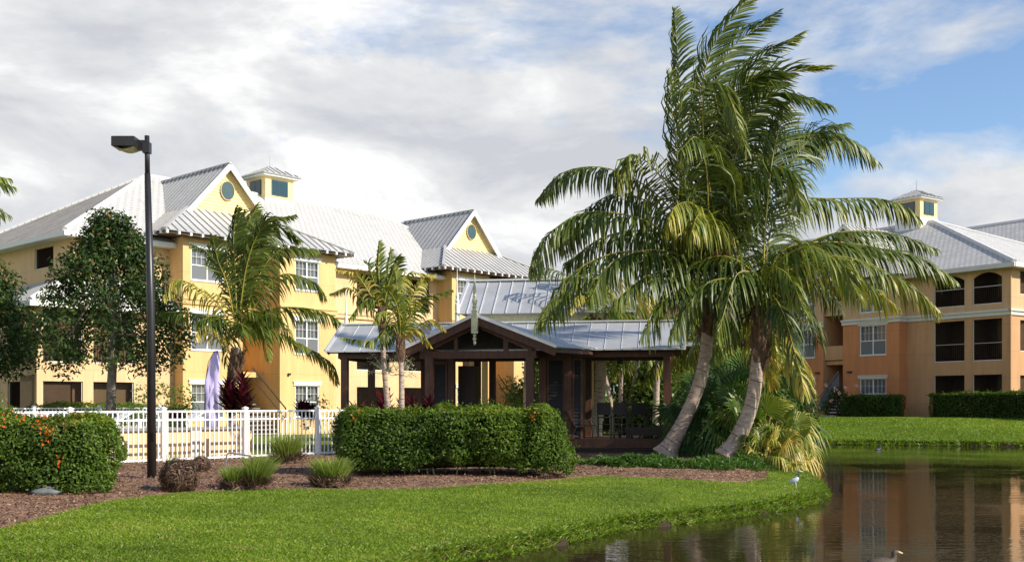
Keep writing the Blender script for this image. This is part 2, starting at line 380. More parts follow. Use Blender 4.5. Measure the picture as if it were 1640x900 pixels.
# ------------------------------------------------------------------ terrain and pond
WATER_Z = -0.35
POND = np.array([(-3.2, -6), (-2.0, 4), (-1.6, 10), (-0.95, 12.6), (-0.3, 13.3), (0.35, 14.2), (1.2, 15.4), (1.75, 16.3), (2.9, 17.3), (4.0, 18.3), (4.95, 19.3),
                 (5.75, 20.4), (6.4, 21.8), (6.85, 23.3), (7.25, 25.2), (7.75, 28), (8.3, 31), (9.3, 36), (10.6, 42), (11.6, 47), (13.2, 49.8), (16, 49.6), (19, 48.3), (24, 46.7), (32, 45.0), (48, 42), (70, 36), (75, -6)], dtype=float)
def inside(poly, X, Y):
    c = np.zeros(X.shape, bool); n = len(poly)
    for i in range(n):
        x1, y1 = poly[i]; x2, y2 = poly[(i + 1) % n]
        t = ((y1 > Y) != (y2 > Y)) & (X < (x2 - x1) * (Y - y1) / (y2 - y1 + 1e-12) + x1); c ^= t
    return c
def sdist(poly, X, Y):
    d = np.full(X.shape, 1e9); n = len(poly)
    for i in range(n):
        a = poly[i]; b = poly[(i + 1) % n]; e = b - a
        t = np.clip(((X - a[0]) * e[0] + (Y - a[1]) * e[1]) / (e @ e), 0, 1)
        d = np.minimum(d, np.hypot(X - a[0] - t * e[0], Y - a[1] - t * e[1]))
    return np.where(inside(poly, X, Y), -d, d)
def sst(x, a, b):
    t = np.clip((x - a) / (b - a), 0, 1); return t * t * (3 - 2 * t)
def ground(X, Y):
    X = np.asarray(X, float); Y = np.asarray(Y, float)
    sd = sdist(POND, X, Y) + 0.10 * np.sin(X * 3.1 + Y * 1.7) * np.sin(Y * 2.3 - X) + 0.04 * np.sin(X * 9 + Y * 7)
    h = WATER_Z - 0.04 + 0.20 * sst(sd, -0.03, 0.14) + 0.19 * sst(sd, 0.1, 3.0)
    far = sst(Y, 40, 48) * sst(X, 8, 14)
    h = h + far * (0.74 * sst(sd, 0.3, 11))
    h = h + 0.06 * sst(Y, 20, 26) * (1 - far) * sst(sd, 0, 2) + 0.012 * np.sin(X * 1.3) * np.sin(Y * 1.1)
    return np.where(sd < -0.03, WATER_Z - 0.04 - np.minimum(0.9, (-sd) * 0.7), h)
def gz(x, y): return float(ground(np.array([x]), np.array([y]))[0])

MULCH = np.array([(-6.3, 12.6), (-6.45, 14.2), (-6.5, 15.8), (-6.55, 17.6), (-5.95, 18.9), (-4.7, 19.5), (-3, 19.6), (-1.4, 19.9), (-.25, 20.9), (1.06, 22.1), (1.8, 22.9), (3.0, 22.3), (3.9, 21.9), (4.8, 22.1),
                  (5.6, 23.4), (6.1, 25.2), (6.6, 27.5), (7.0, 30), (7.4, 33), (8.2, 38), (6, 39), (5.6, 31.8), (-6, 33), (-6.5, 32), (-9.4, 28.2), (-13.5, 23.6), (-16, 20), (-15, 12.0), (-8, 11.5)], float)

def axis(lo, hi, f0, f1, df, grow=1.35):
    a = list(np.arange(f0, f1 + 1e-6, df)); s = df
    while a[-1] < hi: s = min(s * grow, 40); a.append(a[-1] + s)
    s = df
    while a[0] > lo: s = min(s * grow, 40); a.insert(0, a[0] - s)
    return np.array(a)
gx = axis(-500, 500, -9, 26, 0.17); gy = axis(-60, 900, 8, 51, 0.17)
GX, GY = np.meshgrid(gx, gy); GZ = ground(GX, GY)
nx_, ny_ = len(gx), len(gy)
idx = np.arange(nx_ * ny_).reshape(ny_, nx_)
F = np.stack([idx[:-1, :-1], idx[:-1, 1:], idx[1:, 1:], idx[1:, :-1]], -1).reshape(-1, 4)

m = bpy.data.materials.new('lawn_turf'); m.use_nodes = True
n = m.node_tree.nodes; l = m.node_tree.links; p = n['Principled BSDF']
t = n.new('ShaderNodeTexCoord')
def nz(scale, det=6, stretch=(1, 1, 1)):
    mp = n.new('ShaderNodeMapping'); mp.inputs['Scale'].default_value = stretch; l.new(t.outputs['Object'], mp.inputs[0])
    k = n.new('ShaderNodeTexNoise'); k.inputs['Scale'].default_value = scale; k.inputs['Detail'].default_value = det; l.new(mp.outputs[0], k.inputs['Vector']); return k.outputs['Fac']
r1 = n.new('ShaderNodeValToRGB'); r1.color_ramp.elements[0].position = .3; r1.color_ramp.elements[1].position = .72
r1.color_ramp.elements[0].color = (0.075, 0.125, 0.010, 1); r1.color_ramp.elements[1].color = (0.19, 0.26, 0.022, 1); l.new(nz(0.8, 9), r1.inputs[0])
r2 = n.new('ShaderNodeValToRGB'); r2.color_ramp.elements[0].position = .3; r2.color_ramp.elements[1].position = .7
r2.color_ramp.elements[0].color = (0.5, 0.5, 0.5, 1); r2.color_ramp.elements[1].color = (1.35, 1.35, 1.2, 1); l.new(nz(22, 4), r2.inputs[0])
mm = n.new('ShaderNodeMix'); mm.data_type = 'RGBA'; mm.blend_type = 'MULTIPLY'; mm.inputs[0].default_value = 1; l.new(r1.outputs[0], mm.inputs[6]); l.new(r2.outputs[0], mm.inputs[7])
# bare dark soil on the pond bank, by height
geo = n.new('ShaderNodeNewGeometry'); sp = n.new('ShaderNodeSeparateXYZ'); l.new(geo.outputs['Position'], sp.inputs[0])
mr = n.new('ShaderNodeMapRange'); mr.inputs['From Min'].default_value = -0.27; mr.inputs['From Max'].default_value = -0.19; l.new(sp.outputs[2], mr.inputs[0])
m2 = n.new('ShaderNodeMix'); m2.data_type = 'RGBA'; l.new(mr.outputs[0], m2.inputs[0]); m2.inputs[6].default_value = (0.045, 0.035, 0.018, 1); l.new(mm.outputs[2], m2.inputs[7])
l.new(m2.outputs[2], p.inputs['Base Color']); p.inputs['Roughness'].default_value = 0.9; p.inputs['Specular IOR Level'].default_value = 0.2
b = n.new('ShaderNodeBump'); b.inputs['Strength'].default_value = 0.9; b.inputs['Distance'].default_value = 0.06; l.new(nz(26, 5), b.inputs['Height']); l.new(b.outputs[0], p.inputs['Normal'])
lawn = np_mesh('ground', np.stack([GX, GY, GZ], -1).reshape(-1, 3), F, m, smooth=True); tag(lawn, kind='structure')

m = bpy.data.materials.new('pond_water'); m.use_nodes = True
n = m.node_tree.nodes; l = m.node_tree.links; p = n['Principled BSDF']
p.inputs['Base Color'].default_value = (0.030, 0.022, 0.009, 1); p.inputs['Roughness'].default_value = 0.0; p.inputs['IOR'].default_value = 1.33
t = n.new('ShaderNodeTexCoord')
f1 = nz(2.2, 3, (0.8, 2.6, 1)); f2 = nz(8.0, 2, (1, 2.2, 1)); f3 = nz(0.35, 2)
mul = n.new('ShaderNodeMath'); mul.operation = 'MULTIPLY_ADD'; l.new(f2, mul.inputs[0]); mul.inputs[1].default_value = 0.22; l.new(f1, mul.inputs[2])
b = n.new('ShaderNodeBump'); b.inputs['Distance'].default_value = 0.006; l.new(mul.outputs[0], b.inputs['Height'])
mr = n.new('ShaderNodeMapRange'); mr.inputs['From Min'].default_value = .42; mr.inputs['From Max'].default_value = .62; mr.inputs['To Min'].default_value = 0.25; mr.inputs['To Max'].default_value = 1.0
l.new(f3, mr.inputs[0]); l.new(mr.outputs[0], b.inputs['Strength']); l.new(b.outputs[0], p.inputs['Normal'])
mb = MB(); mb.poly([(-12, -12, WATER_Z), (90, -12, WATER_Z), (90, 54, WATER_Z), (-12, 54, WATER_Z)])
tag(mb.build('water', m), kind='structure')

# mulch bed: its own bumpy sheet on the ground
ax = np.arange(-16, 8.5, 0.14); ay = np.arange(11.4, 39.2, 0.14)
AX, AY = np.meshgrid(ax, ay); msd = -sdist(MULCH, AX, AY)
AZ = ground(AX, AY) + 0.012 + 0.035 * sst(msd, 0, 0.6) + 0.02 * vnoise(np.stack([AX.ravel(), AY.ravel(), 0 * AX.ravel()], 1), 9, 3).reshape(AX.shape) * sst(msd, .05, .4)
AZ = AZ - 0.06 * (msd < 0)
nx2, ny2 = len(ax), len(ay); idx = np.arange(nx2 * ny2).reshape(ny2, nx2)
F = np.stack([idx[:-1, :-1], idx[:-1, 1:], idx[1:, 1:], idx[1:, :-1]], -1).reshape(-1, 4)
keep = (msd.ravel()[F] > -0.12).all(1) & (msd.ravel()[F] > 0).any(1)
V = np.stack([AX, AY, AZ], -1).reshape(-1, 3); used = np.unique(F[keep]); remap = np.full(len(V), -1); remap[used] = np.arange(len(used))
m = material('mulch_ground', (0.11, 0.056, 0.030), 0.95, col2=(0.30, 0.18, 0.11), vscale=9, bump=1.0, bscale=28)
tag(np_mesh('mulch_bed', V[used], remap[F[keep]], m, smooth=True), kind='structure')
def mulch_z(x, y): return gz(x, y) + 0.04

def scatter_in(poly, n, lo, hi):
    X = rng.uniform(lo[0], hi[0], n); Y = rng.uniform(lo[1], hi[1], n); k = inside(poly, X, Y); return X[k], Y[k]
X, Y = scatter_in(MULCH, 130000, (-12, 12), (7, 30)); n_ = len(X)
P = np.stack([X, Y, ground(X, Y) + 0.045 + rng.uniform(0, .02, n_)], 1)
Nn = unit(np.stack([rng.normal(0, .45, n_), rng.normal(0, .45, n_), np.ones(n_)], 1)); D = rand_unit(n_)
V, F = leaf_quads(P, Nn, D, rng.uniform(.03, .10, n_), rng.uniform(.010, .03, n_), 0.05)
tt = rng.beta(2, 2.4, n_); tt[rng.random(n_) < .012] = 1
tag(np_mesh('mulch_chips', V, F, LF['chip'], tt), kind='stuff', cat=None)

# grass blades on the near lawn
def blades(X, Y, Z, h, w, lean=0.5):
    n = len(X); P = np.stack([X, Y, Z], 1); a = rng.uniform(0, 2 * np.pi, n); S = np.stack([np.cos(a), np.sin(a), np.zeros(n)], 1)
    ld = np.stack([rng.normal(0, lean, n), rng.normal(0, lean, n), np.ones(n)], 1); ld = unit(ld)
    h = h[:, None] if np.ndim(h) else h
    mid = P + ld * h * .55; tip = P + (ld + np.stack([ld[:, 0], ld[:, 1], -.25 * np.ones(n)], 1) * .5) * h
    V = np.stack([P - S * w / 2, P + S * w / 2, mid + S * w * .35, tip], 1).reshape(-1, 3); F = np.arange(4 * n).reshape(n, 4); return V, F
LV = Leaves()
n_ = 900000
U = rng.uniform(0, 1, n_); Y = 9.8 + (31 - 9.8) * U ** 1.25; X = rng.uniform(-.52, .36, n_) * Y
sd = sdist(POND, X, Y); md = sdist(MULCH, X, Y)
edge = md + 0.16 * vnoise(np.stack([X, Y, 0 * X], 1), 5, 9)
k = (sd > -0.02) & (edge > 0.0) & (rng.random(n_) < 0.62)
k |= (sd > -.02) & (edge > -0.35) & (rng.random(n_) < 0.05)
X, Y, sd = X[k], Y[k], sd[k]
Z = ground(X, Y) - .004
P3 = np.stack([X, Y, 0 * X], 1)
h = rng.uniform(.022, .055, len(X)) * (1 + .25 * vnoise(P3, 1.1, 4)) + 0.05 * (sd < 0.35) * rng.random(len(X))
V, F = blades(X, Y, Z, h, 0.0095)
tn = np.clip(.50 + .26 * vnoise(P3, .9, 5) + .20 * vnoise(P3, 4.5, 6) + rng.normal(0, .16, len(X)), 0, .95)
dry_ = vnoise(P3, 2.1, 14) + .4 * vnoise(P3, 7, 15) > .95; tn[dry_ & (rng.random(len(X)) < .35)] = 1
tn[(rng.random(len(X)) < .05) | ((sd < .4) & (rng.random(len(X)) < .3))] = 1
LV.add(V, F, tn)
# coarse overhanging grass along both pond banks
for a, b_ in zip(POND[2:-2], POND[3:-1]):
    ln = np.hypot(*(b_ - a)); far = a[1] > 30
    n_ = int(ln * (1700 if not far else 300)); tpar = rng.random(n_)
    off = rng.uniform(-.06, .34, n_); e = (b_ - a) / ln; nrm = np.array([-e[1], e[0]])
    X = a[0] + (b_[0] - a[0]) * tpar + nrm[0] * off; Y = a[1] + (b_[1] - a[1]) * tpar + nrm[1] * off
    s_ = sdist(POND, X, Y); kk = s_ > -.11; X, Y = X[kk], Y[kk]
    Z = np.maximum(ground(X, Y), WATER_Z)
    V, F = blades(X, Y, Z - .01, rng.uniform(.05, .14, len(X)) * (1.7 if far else .95), .012 if not far else .03, .7)
    LV.add(V, F, np.clip(rng.normal(.35, .28, len(X)), 0, 1))
# far lawn beyond the pond
n_ = 90000; Y = rng.uniform(46, 62, n_); X = rng.uniform(11, 32, n_); sd = sdist(POND, X, Y); k = sd > 0; X, Y = X[k], Y[k]
V, F = blades(X, Y, ground(X, Y), rng.uniform(.05, .10, len(X)), .03)
LV.add(V, F, np.clip(.5 + .25 * vnoise(np.stack([X, Y, 0 * X], 1), .7, 8) + rng.normal(0, .15, len(X)), 0, 1))
tag(LV.build('lawn_grass', LF['grass']), kind='stuff')

# ------------------------------------------------------------------ building helpers (local frame: x right along the front, y away, z up)
def wall(mb, ax, c, a0, a1, z0, z1, holes=(), rev=0.18, into=1):
    """ax 'x': plane y=c spanning x a0..a1; ax 'y': plane x=c spanning y. holes (h0,h1,zb,zt); reveals run into*rev behind"""
    P = (lambda a, z, d=0: (a, c + d * into, z)) if ax == 'x' else (lambda a, z, d=0: (c + d * into, a, z))
    As = sorted({a0, a1, *[h[0] for h in holes], *[h[1] for h in holes]}); Zs = sorted({z0, z1, *[h[2] for h in holes], *[h[3] for h in holes]})
    for i in range(len(As) - 1):
        for j in range(len(Zs) - 1):
            ca = (As[i] + As[i + 1]) / 2; cz = (Zs[j] + Zs[j + 1]) / 2
            if any(h[0] < ca < h[1] and h[2] < cz < h[3] for h in holes): continue
            mb.poly([P(As[i], Zs[j]), P(As[i + 1], Zs[j]), P(As[i + 1], Zs[j + 1]), P(As[i], Zs[j + 1])])
    for (h0, h1, zb, zt) in holes:
        for (p, q) in (((h0, zb), (h1, zb)), ((h1, zb), (h1, zt)), ((h1, zt), (h0, zt)), ((h0, zt), (h0, zb))):
            mb.poly([P(*p), P(*q), P(*q, rev), P(*p, rev)])
def bx(mb, ax, c, a0, a1, d0, d1, z0, z1, into=1):
    lo, hi = sorted((c + d0 * into, c + d1 * into))
    if ax == 'x': mb.box(a0, a1, lo, hi, z0, z1)
    else: mb.box(lo, hi, a0, a1, z0, z1)
def window(parent, ax, c, a0, a1, zb, zt, into=1, header=True, label=None):
    """twin sash window: frame mesh with pane / blind / screen / header sub-parts"""
    f = MB(); w = .055; d0, d1 = .03, .10
    bx(f, ax, c, a0, a1, d0, d1, zb, zb + w, into); bx(f, ax, c, a0, a1, d0, d1, zt - w, zt, into)
    am = (a0 + a1) / 2; zm = zb + (zt - zb) * .48
    for (q0, q1) in ((a0, a0 + w), (am - w * .6, am + w * .6), (a1 - w, a1)): bx(f, ax, c, q0, q1, d0, d1, zb + w, zt - w, into)
    for (p0, p1) in ((a0 + w, am - w * .6), (am + w * .6, a1 - w)):
        bx(f, ax, c, p0, p1, d0 + .01, d1, zm - .025, zm + .025, into)
        for k in (1, 2): q = p0 + (p1 - p0) * k / 3; bx(f, ax, c, q - .006, q + .006, d0 + .025, d1 - .01, zm + .025, zt - w, into)
        zq = (zm + zt) / 2; bx(f, ax, c, p0, p1, d0 + .027, d1 - .008, zq - .006, zq + .006, into)
    o = f.build('window', MT['white'], parent, label=label)
    g = MB(); bx(g, ax, c, a0 + w, a1 - w, .085, .089, zb + w, zt - w, into); g.build('pane', MT['pane'], o)
    g = MB(); bx(g, ax, c, a0 + w, a1 - w, .062, .064, zb + w, zm - .025, into); g.build('insect_screen', MT['wscreen'], o)
    g = MB(); bx(g, ax, c, a0, a1, .16, .175, zb, zt, into); g.build('blind', MT['blind'], o)
    if header:
        g = MB(); bx(g, ax, c, a0 - .10, a1 + .10, -.05, .0, zt, zt + .16, into); bx(g, ax, c, a0 - .14, a1 + .14, -.08, .0, zt + .16, zt + .21, into)
        sl = MB(); bx(sl, ax, c, a0 - .03, a1 + .03, -.035, .03, zb - .05, zb, into); sl.build('window_sill', MT['trim'], o)
        g.build('window_header', MT['trim'] if header == 'trim' else MT['white'], o)
    return o
def lanai(parent, ax, c, a0, a1, zb, zt, into=1, depth=2.2, rail=True, arch=0):
    """screened balcony opening: thin frame, screen, rail, and the dim room behind"""
    f = MB(); w = .035
    for (q0, q1) in ((a0, a0 + w), (a1 - w, a1)): bx(f, ax, c, q0, q1, .06, .10, zb, zt, into)
    bx(f, ax, c, a0 + w, a1 - w, .06, .10, zb, zb + w, into)
    o = f.build('screened_opening', MT['white'], parent)
    g = MB(); bx(g, ax, c, a0 + w, a1 - w, .078, .081, zb + w, zt, into); g.build('screen', MT['screen'], o)
    if rail:
        g = MB(); zr = zb + 1.0
        bx(g, ax, c, a0 + w, a1 - w, .05, .11, zr - .02, zr + .02, into); g.build('handrail', MT['rust'], o)
        g = MB(); bx(g, ax, c, a0 + w, a1 - w, .115, .13, zb + .1, zb + .13, into)
        k = a0 + w + .1
        while k < a1 - w: bx(g, ax, c, k - .008, k + .008, .115, .13, zb + .13, zr - .02, into); k += .12
        g.build('balusters', MT['black'], o)
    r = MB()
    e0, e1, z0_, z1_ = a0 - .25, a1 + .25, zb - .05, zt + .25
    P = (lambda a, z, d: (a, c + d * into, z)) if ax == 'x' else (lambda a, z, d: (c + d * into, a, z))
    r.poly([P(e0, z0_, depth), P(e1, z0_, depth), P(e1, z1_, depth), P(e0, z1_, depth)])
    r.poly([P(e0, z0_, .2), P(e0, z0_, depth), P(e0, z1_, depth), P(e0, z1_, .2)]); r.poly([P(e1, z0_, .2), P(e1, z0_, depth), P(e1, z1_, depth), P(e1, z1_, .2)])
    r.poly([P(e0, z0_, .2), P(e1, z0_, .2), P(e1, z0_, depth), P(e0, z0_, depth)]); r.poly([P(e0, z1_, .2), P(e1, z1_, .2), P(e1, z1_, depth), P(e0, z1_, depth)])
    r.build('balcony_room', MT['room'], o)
    g = MB(); am = a0 + (a1 - a0) * .68
    bx(g, ax, c, am - .42, am + .42, depth - .06, depth - .02, zb + .02, zb + 2.05, into); g.build('balcony_door', MT['trim'], o)
    g = MB(); bx(g, ax, c, am - .33, am + .33, depth - .08, depth - .06, zb + .35, zb + 1.95, into); g.build('door_glass', MT['pane'], o)
    return o
def lerp(a, b, t): return tuple(a[i] + (b[i] - a[i]) * t for i in range(len(a)))
def seam_roof(mb, smb, pts, spacing, e, t=.04, sh=.035, sw=.03):
    """metal roof facet with raised seams; e = horizontal eave direction"""
    P = [Vector(p) for p in pts]; nrm = (P[1] - P[0]).cross(P[-1] - P[0]).normalized()
    if nrm.z < 0: nrm = -nrm
    mb.slab(pts, t)
    e = Vector(e).normalized(); s = nrm.cross(e).normalized()
    A = [p.dot(e) for p in P]; a = math.floor(min(A) / spacing) * spacing + spacing * .5
    while a < max(A):
        hits = []
        for i in range(len(P)):
            p, q = P[i], P[(i + 1) % len(P)]; da, db = p.dot(e) - a, q.dot(e) - a
            if da * db < 0: hits.append(p.lerp(q, da / (da - db)))
        if len(hits) == 2 and (hits[0] - hits[1]).length > .05:
            smb.bar(hits[0] + nrm * sh / 2, hits[1] + nrm * sh / 2, sw, sh, up=nrm)
        a += spacing
def ridge_caps(mb, a, b, r=.12, step=.36):
    a = Vector(a); b = Vector(b); d = b - a; n = max(1, int(d.length / step))
    for i in range(n):
        p = a + d * (i / n); q = a + d * ((i + 1.12) / n)
        mb.tube([p, q + Vector((0, 0, .03))], [r, r * .82], 7)
def gable_siding(mb, y, x0, x1, zb, zt, n=14):
    xc = (x0 + x1) / 2; h = (zt - zb) / n
    for i in range(n):
        z0, z1 = zb + i * h, zb + (i + 1) * h; a, b_ = i / n, (i + 1) / n
        L0, L1 = x0 + (xc - x0) * a, x0 + (xc - x0) * b_; R0, R1 = x1 + (xc - x1) * a, x1 + (xc - x1) * b_
        mb.poly([(L0, y - .035, z0), (R0, y - .035, z0), (R1, y, z1), (L1, y, z1)])
        mb.poly([(L0, y, z0), (R0, y, z0), (R0, y - .035, z0), (L0, y - .035, z0)])
def disc(mb, cx, y0, y1, cz, rx, rz, n=28):
    a = [(cx + rx * math.cos(2 * math.pi * k / n), cz + rz * math.sin(2 * math.pi * k / n)) for k in range(n)]
    mb.poly([(x, y0, z) for x, z in a]);
    for k in range(n):
        (x, z), (x2, z2) = a[k], a[(k + 1) % n]; mb.poly([(x, y0, z), (x2, y0, z2), (x2, y1, z2), (x, y1, z)])
def pavilion(bld, u0, u1, walls, ze=9.2, main_ev=.6, main_ez=8.83, pitch=.58, wc='yellow', recess=None, zg=0.0, side_v=1.2, ratio=(2.67, 3.73), rise=1.6, gab=2.35):
    """projecting bay group with metal skirt roof, upper gable; walls: list of (a0,a1,holes)"""
    mains = lambda z: main_ev + (z - main_ez) / pitch
    x0, x1 = u0 - 1.25, u1 + .75; gl, gr = x0 + ratio[0], x1 - ratio[1]; zt = ze + rise; vg = 2.0; c = (gl + gr) / 2; zr = zt + gab
    rf = MB(); sm = MB()
    A, B, C_, D_ = (x0, -.6, ze), (x1, -.6, ze), (gr, vg, zt), (gl, vg, zt)
    seam_roof(rf, sm, [A, B, C_, D_], .42, (1, 0, 0)); seam_roof(rf, sm, [A, D_, (gl, mains(zt) + .3, zt), (x0, mains(ze) + .3, ze)], .42, (0, 1, 0))
    seam_roof(rf, sm, [B, (x1, mains(ze) + .3, ze), (gr, mains(zt) + .3, zt), C_], .42, (0, 1, 0))
    yo = vg - .35
    zb = zt - .18; dz = (zr - zb)
    seam_roof(rf, sm, [(gl - .18, yo, zb), (c, yo, zr), (c, mains(zr) + .3, zr), (gl - .18, mains(zb) + .3, zb)], .40, (0, 1, 0))
    seam_roof(rf, sm, [(gr + .18, yo, zb), (gr + .18, mains(zb) + .3, zb), (c, mains(zr) + .3, zr), (c, yo, zr)], .40, (0, 1, 0))
    o = rf.build('metal_roof', MT['metal'], bld); sm.build('standing_seams', MT['metaldk'], o)
    hb = MB()
    for a, b_ in ((A, D_), (B, C_)): hb.bar(Vector(a) + Vector((0, 0, .05)), Vector(b_) + Vector((0, 0, .05)), .16, .05)
    hb.bar((c, yo, zr + .05), (c, mains(zr), zr + .05), .16, .04); hb.build('ridge_cap', MT['metal'], o)
    g = MB(); gable_siding(g, vg, gl, gr, zt - .02, zr - .12)
    go = g.build('gable_wall', MT['siding'], bld)
    tb = MB()
    tb.bar((gl - .2, yo, zb - .12), (c, yo, zr - .10), .06, .24, up=(0, 0, 1)); tb.bar((gr + .2, yo + .004, zb - .12), (c, yo + .004, zr - .10), .06, .24, up=(0, 0, 1))
    tb.build('rake_board', MT['white'], go)
    v = MB(); disc(v, c, vg - .10, vg, zt + gab * .46, .36, .44); vo = v.build('round_vent', MT['teal'], go)
    v = MB(); n = 28
    for k in range(n):
        a, b_ = 2 * math.pi * k / n, 2 * math.pi * (k + 1.05) / n
        v.bar((c + .38 * math.cos(a), vg - .10, zt + gab * .46 + .46 * math.sin(a)), (c + .38 * math.cos(b_), vg - .10, zt + gab * .46 + .46 * math.sin(b_)), .022, .03, up=(0, 1, 0))
    v.build('vent_ring', MT['siding'], vo)
    # eave: soffit and rafter tails
    s = MB(); s.box(x0 + .04, x1 - .04, -.56, .02, ze - .15, ze - .10); s.box(x0 + .04, u0 + .02, .02, mains(ze), ze - .15, ze - .10); s.box(u1 - .02, x1 - .04, .02, mains(ze), ze - .15, ze - .10)
    s.build('soffit', MT['soffit'], bld)
    s = MB(); k = x0 + .15
    while k < x1: s.box(k - .05, k + .05, -.62, -.45, ze - .17, ze - .045); k += .58
    for xx in (x0, x1 - .12):
        k = -.3
        while k < mains(ze): s.box(xx - .03, xx + .15, k - .05, k + .05, ze - .17, ze - .045); k += .58
    s.build('rafter_tail', MT['white'], bld)
    w = MB()
    for (a0, a1, holes) in walls: wall(w, 'x', 0, a0, a1, zg, ze - .1, holes)
    wall(w, 'y', u0, 0, side_v, zg, ze - .1, into=1); wall(w, 'y', u1, 0, side_v, zg, ze - .1, into=-1)
    if recess:
        r0, r1 = recess; wall(w, 'y', r0, 0, 3.4, zg, ze - .1, into=-1); wall(w, 'y', r1, 0, 3.4, zg, ze - .1); wall(w, 'x', 3.4, r0, r1, zg, ze - .1)
    w.build('bay_wall', MT[wc], bld)
    for (a0, a1, holes) in walls:
        for h in holes: window(bld, 'x', 0, *h, header='trim' if wc != 'yellow' else True)
    return c
def stair(bld, x0, x1, y0, z0, z1, run=2.6, rise_to_right=True):
    """open stair in a recess rising away; thing part with treads and rail"""
    s = MB(); n = 12
    for i in range(n):
        t = i / n; y = y0 + run * t; s.box(x0, x1, y, y + run / n + .04, z0 + (z1 - z0) * t, z0 + (z1 - z0) * t + .06)
    o = s.build('stair', MT['stonecap'], bld)
    return o
def hip_roof(bld, x0, x1, y0, y1, ze, zr, rx0, rx1, ry, mats, caps=True, fh=.24):
    """hip roof over a rectangle; ridge from rx0 to rx1 at y=ry. mats: front,left,right,back"""
    A, B, C_, D_ = (x0, y0, ze), (x1, y0, ze), (x1, y1, ze), (x0, y1, ze); E, F_ = (rx0, ry, zr), (rx1, ry, zr)
    root = None
    for nm, pts, mt in (('roof', [A, B, F_, E], mats[0]), ('roof', [D_, A, E], mats[1]), ('roof', [B, C_, F_], mats[2]), ('roof', [C_, D_, E, F_], mats[3])):
        o = MB().slab(pts, .12).build('roof_slope', MT[mt], bld)
    c = MB()
    for a, b_ in ((A, E), (D_, E), (B, F_), (C_, F_), (E, F_)): ridge_caps(c, a, b_)
    c.build('ridge_tiles', MT['ridge'], bld)
    f = MB(); z0, z1 = ze - fh, ze - .03
    f.box(x0 - .05, x1 + .05, y0 - .07, y0 + .03, z0, z1); f.box(x0 - .05, x1 + .05, y1 - .03, y1 + .07, z0, z1)
    f.box(x0 - .07, x0 + .03, y0 + .03, y1 - .03, z0, z1); f.box(x1 - .03, x1 + .07, y0 + .03, y1 - .03, z0, z1)
    f.build('fascia', MT['white'], bld)
    s = MB(); s.box(x0 + .03, x1 - .03, y0 + .03, y1 - .03, ze - fh + .02, ze - fh + .06); s.build('soffit', MT['trim'], bld)
def cupola(bld, cx, cy, zb, zt, hw=.95):
    w = MB(); w.box(cx - hw, cx + hw, cy - hw, cy + hw, zb - 2, zt); o = w.build('cupola', MT['siding'], bld)
    f = MB(); g = MB(); z0, z1 = zt - 1.0, zt - .22
    for sgn in (-1, 1):
        for ax, c in (('x', cy), ('y', cx)):
            k = cx if ax == 'x' else cy
            bx(f, ax, c + sgn * hw, k - .55, k + .55, 0, .05 * 1, z0 - .05, z1 + .05, sgn)
            for q in (-.5, .02): bx(g, ax, c + sgn * hw, k + q, k + q + .48, .05, .062, z0, z1, sgn)
    f.build('cupola_window_frame', MT['teal'], o); g.build('cupola_glass', MT['dkglass'], o)
    t = MB(); t.box(cx - hw - .25, cx + hw + .25, cy - hw - .25, cy + hw + .25, zt, zt + .14); t.box(cx - hw - .04, cx + hw + .04, cy - hw - .04, cy + hw + .04, zb - 2, zt - 1.25); t.build('cupola_trim', MT['white'], o)
    r = MB(); s = MB(); e = hw + .36; z = zt + .14; ap = (cx, cy, z + .68)
    K = [(cx - e, cy - e, z), (cx + e, cy - e, z), (cx + e, cy + e, z), (cx - e, cy + e, z)]
    for i in range(4): seam_roof(r, s, [K[i], K[(i + 1) % 4], ap], .4, (1, 0, 0) if i % 2 == 0 else (0, 1, 0), t=.05)
    ro = r.build('cupola_roof', MT['metal'], o); s.build('standing_seams', MT['metaldk'], ro)
    a = MB(); a.tube([(cx, cy, z + .6), (cx, cy, z + 1.35)], [.02, .008], 6); a.build('lightning_rod', MT['rust'], o)

# ------------------------------------------------------------------ yellow building (left)
LB = thing('apartment_building', 'long yellow three storey building with white tile roof and two metal gables, on the left', 'building', (-15.3, 47, 0), math.atan2(.738, .674))
W3, W2, W1 = (7.15, 8.6), (4.0, 5.65), (.9, 2.45)
def wins(a0, a1): return [(a0, a1, *W1), (a0, a1, *W2), (a0, a1, *W3)]
for U in (0.3, 17.15):
    pavilion(LB, U + .5, U + 9.1, [(U + .5, U + 3.6, wins(U + .9, U + 2.6)), (U + 5.7, U + 9.1, wins(U + 6.6, U + 8.05))], recess=(U + 3.6, U + 5.7), zg=-.3)
    band = MB()
    for (a0, a1) in ((U + .44, U + 3.6), (U + 5.7, U + 9.16)): band.box(a0, a1, -.07, 0, 6.05, 6.25); band.box(a0 - .03, a1 + .03, -.12, 0, 6.25, 6.33)
    band.build('cornice_band', MT['yellow'], LB)
    st = MB(); x0, x1 = U + 3.75, U + 5.5
    for i in range(14): st.box(x0, x1, -.4 + i * .26, -.12 + i * .26, .1 + i * .2, .16 + i * .2)
    so = st.build('stair', MT['stonecap'], LB)
    rl = MB(); rl.bar((U + 3.85, -.45, 3.25), (U + 5.6, -.6, 1.35), .05, .05); rl.bar((U + 3.85, -.45, 2.75), (U + 5.6, -.6, .85), .035, .035)
    rl.bar((U + 5.6, -.6, 0), (U + 5.6, -.6, 1.4), .05, .05)
    rl.build('stair_handrail', MT['black'], LB)
    ln = MB()
    for z in (3.1, 6.2): ln.box(U + 3.6, U + 5.7, 1.4, 3.4, z - .25, z)
    ln.build('landing', MT['yellow'], LB)
    wl = MB(); wl.box(U + 6.15, U + 6.27, -.12, 0, 2.95, 3.05); wl.build('wall_light', MT['black'], LB)
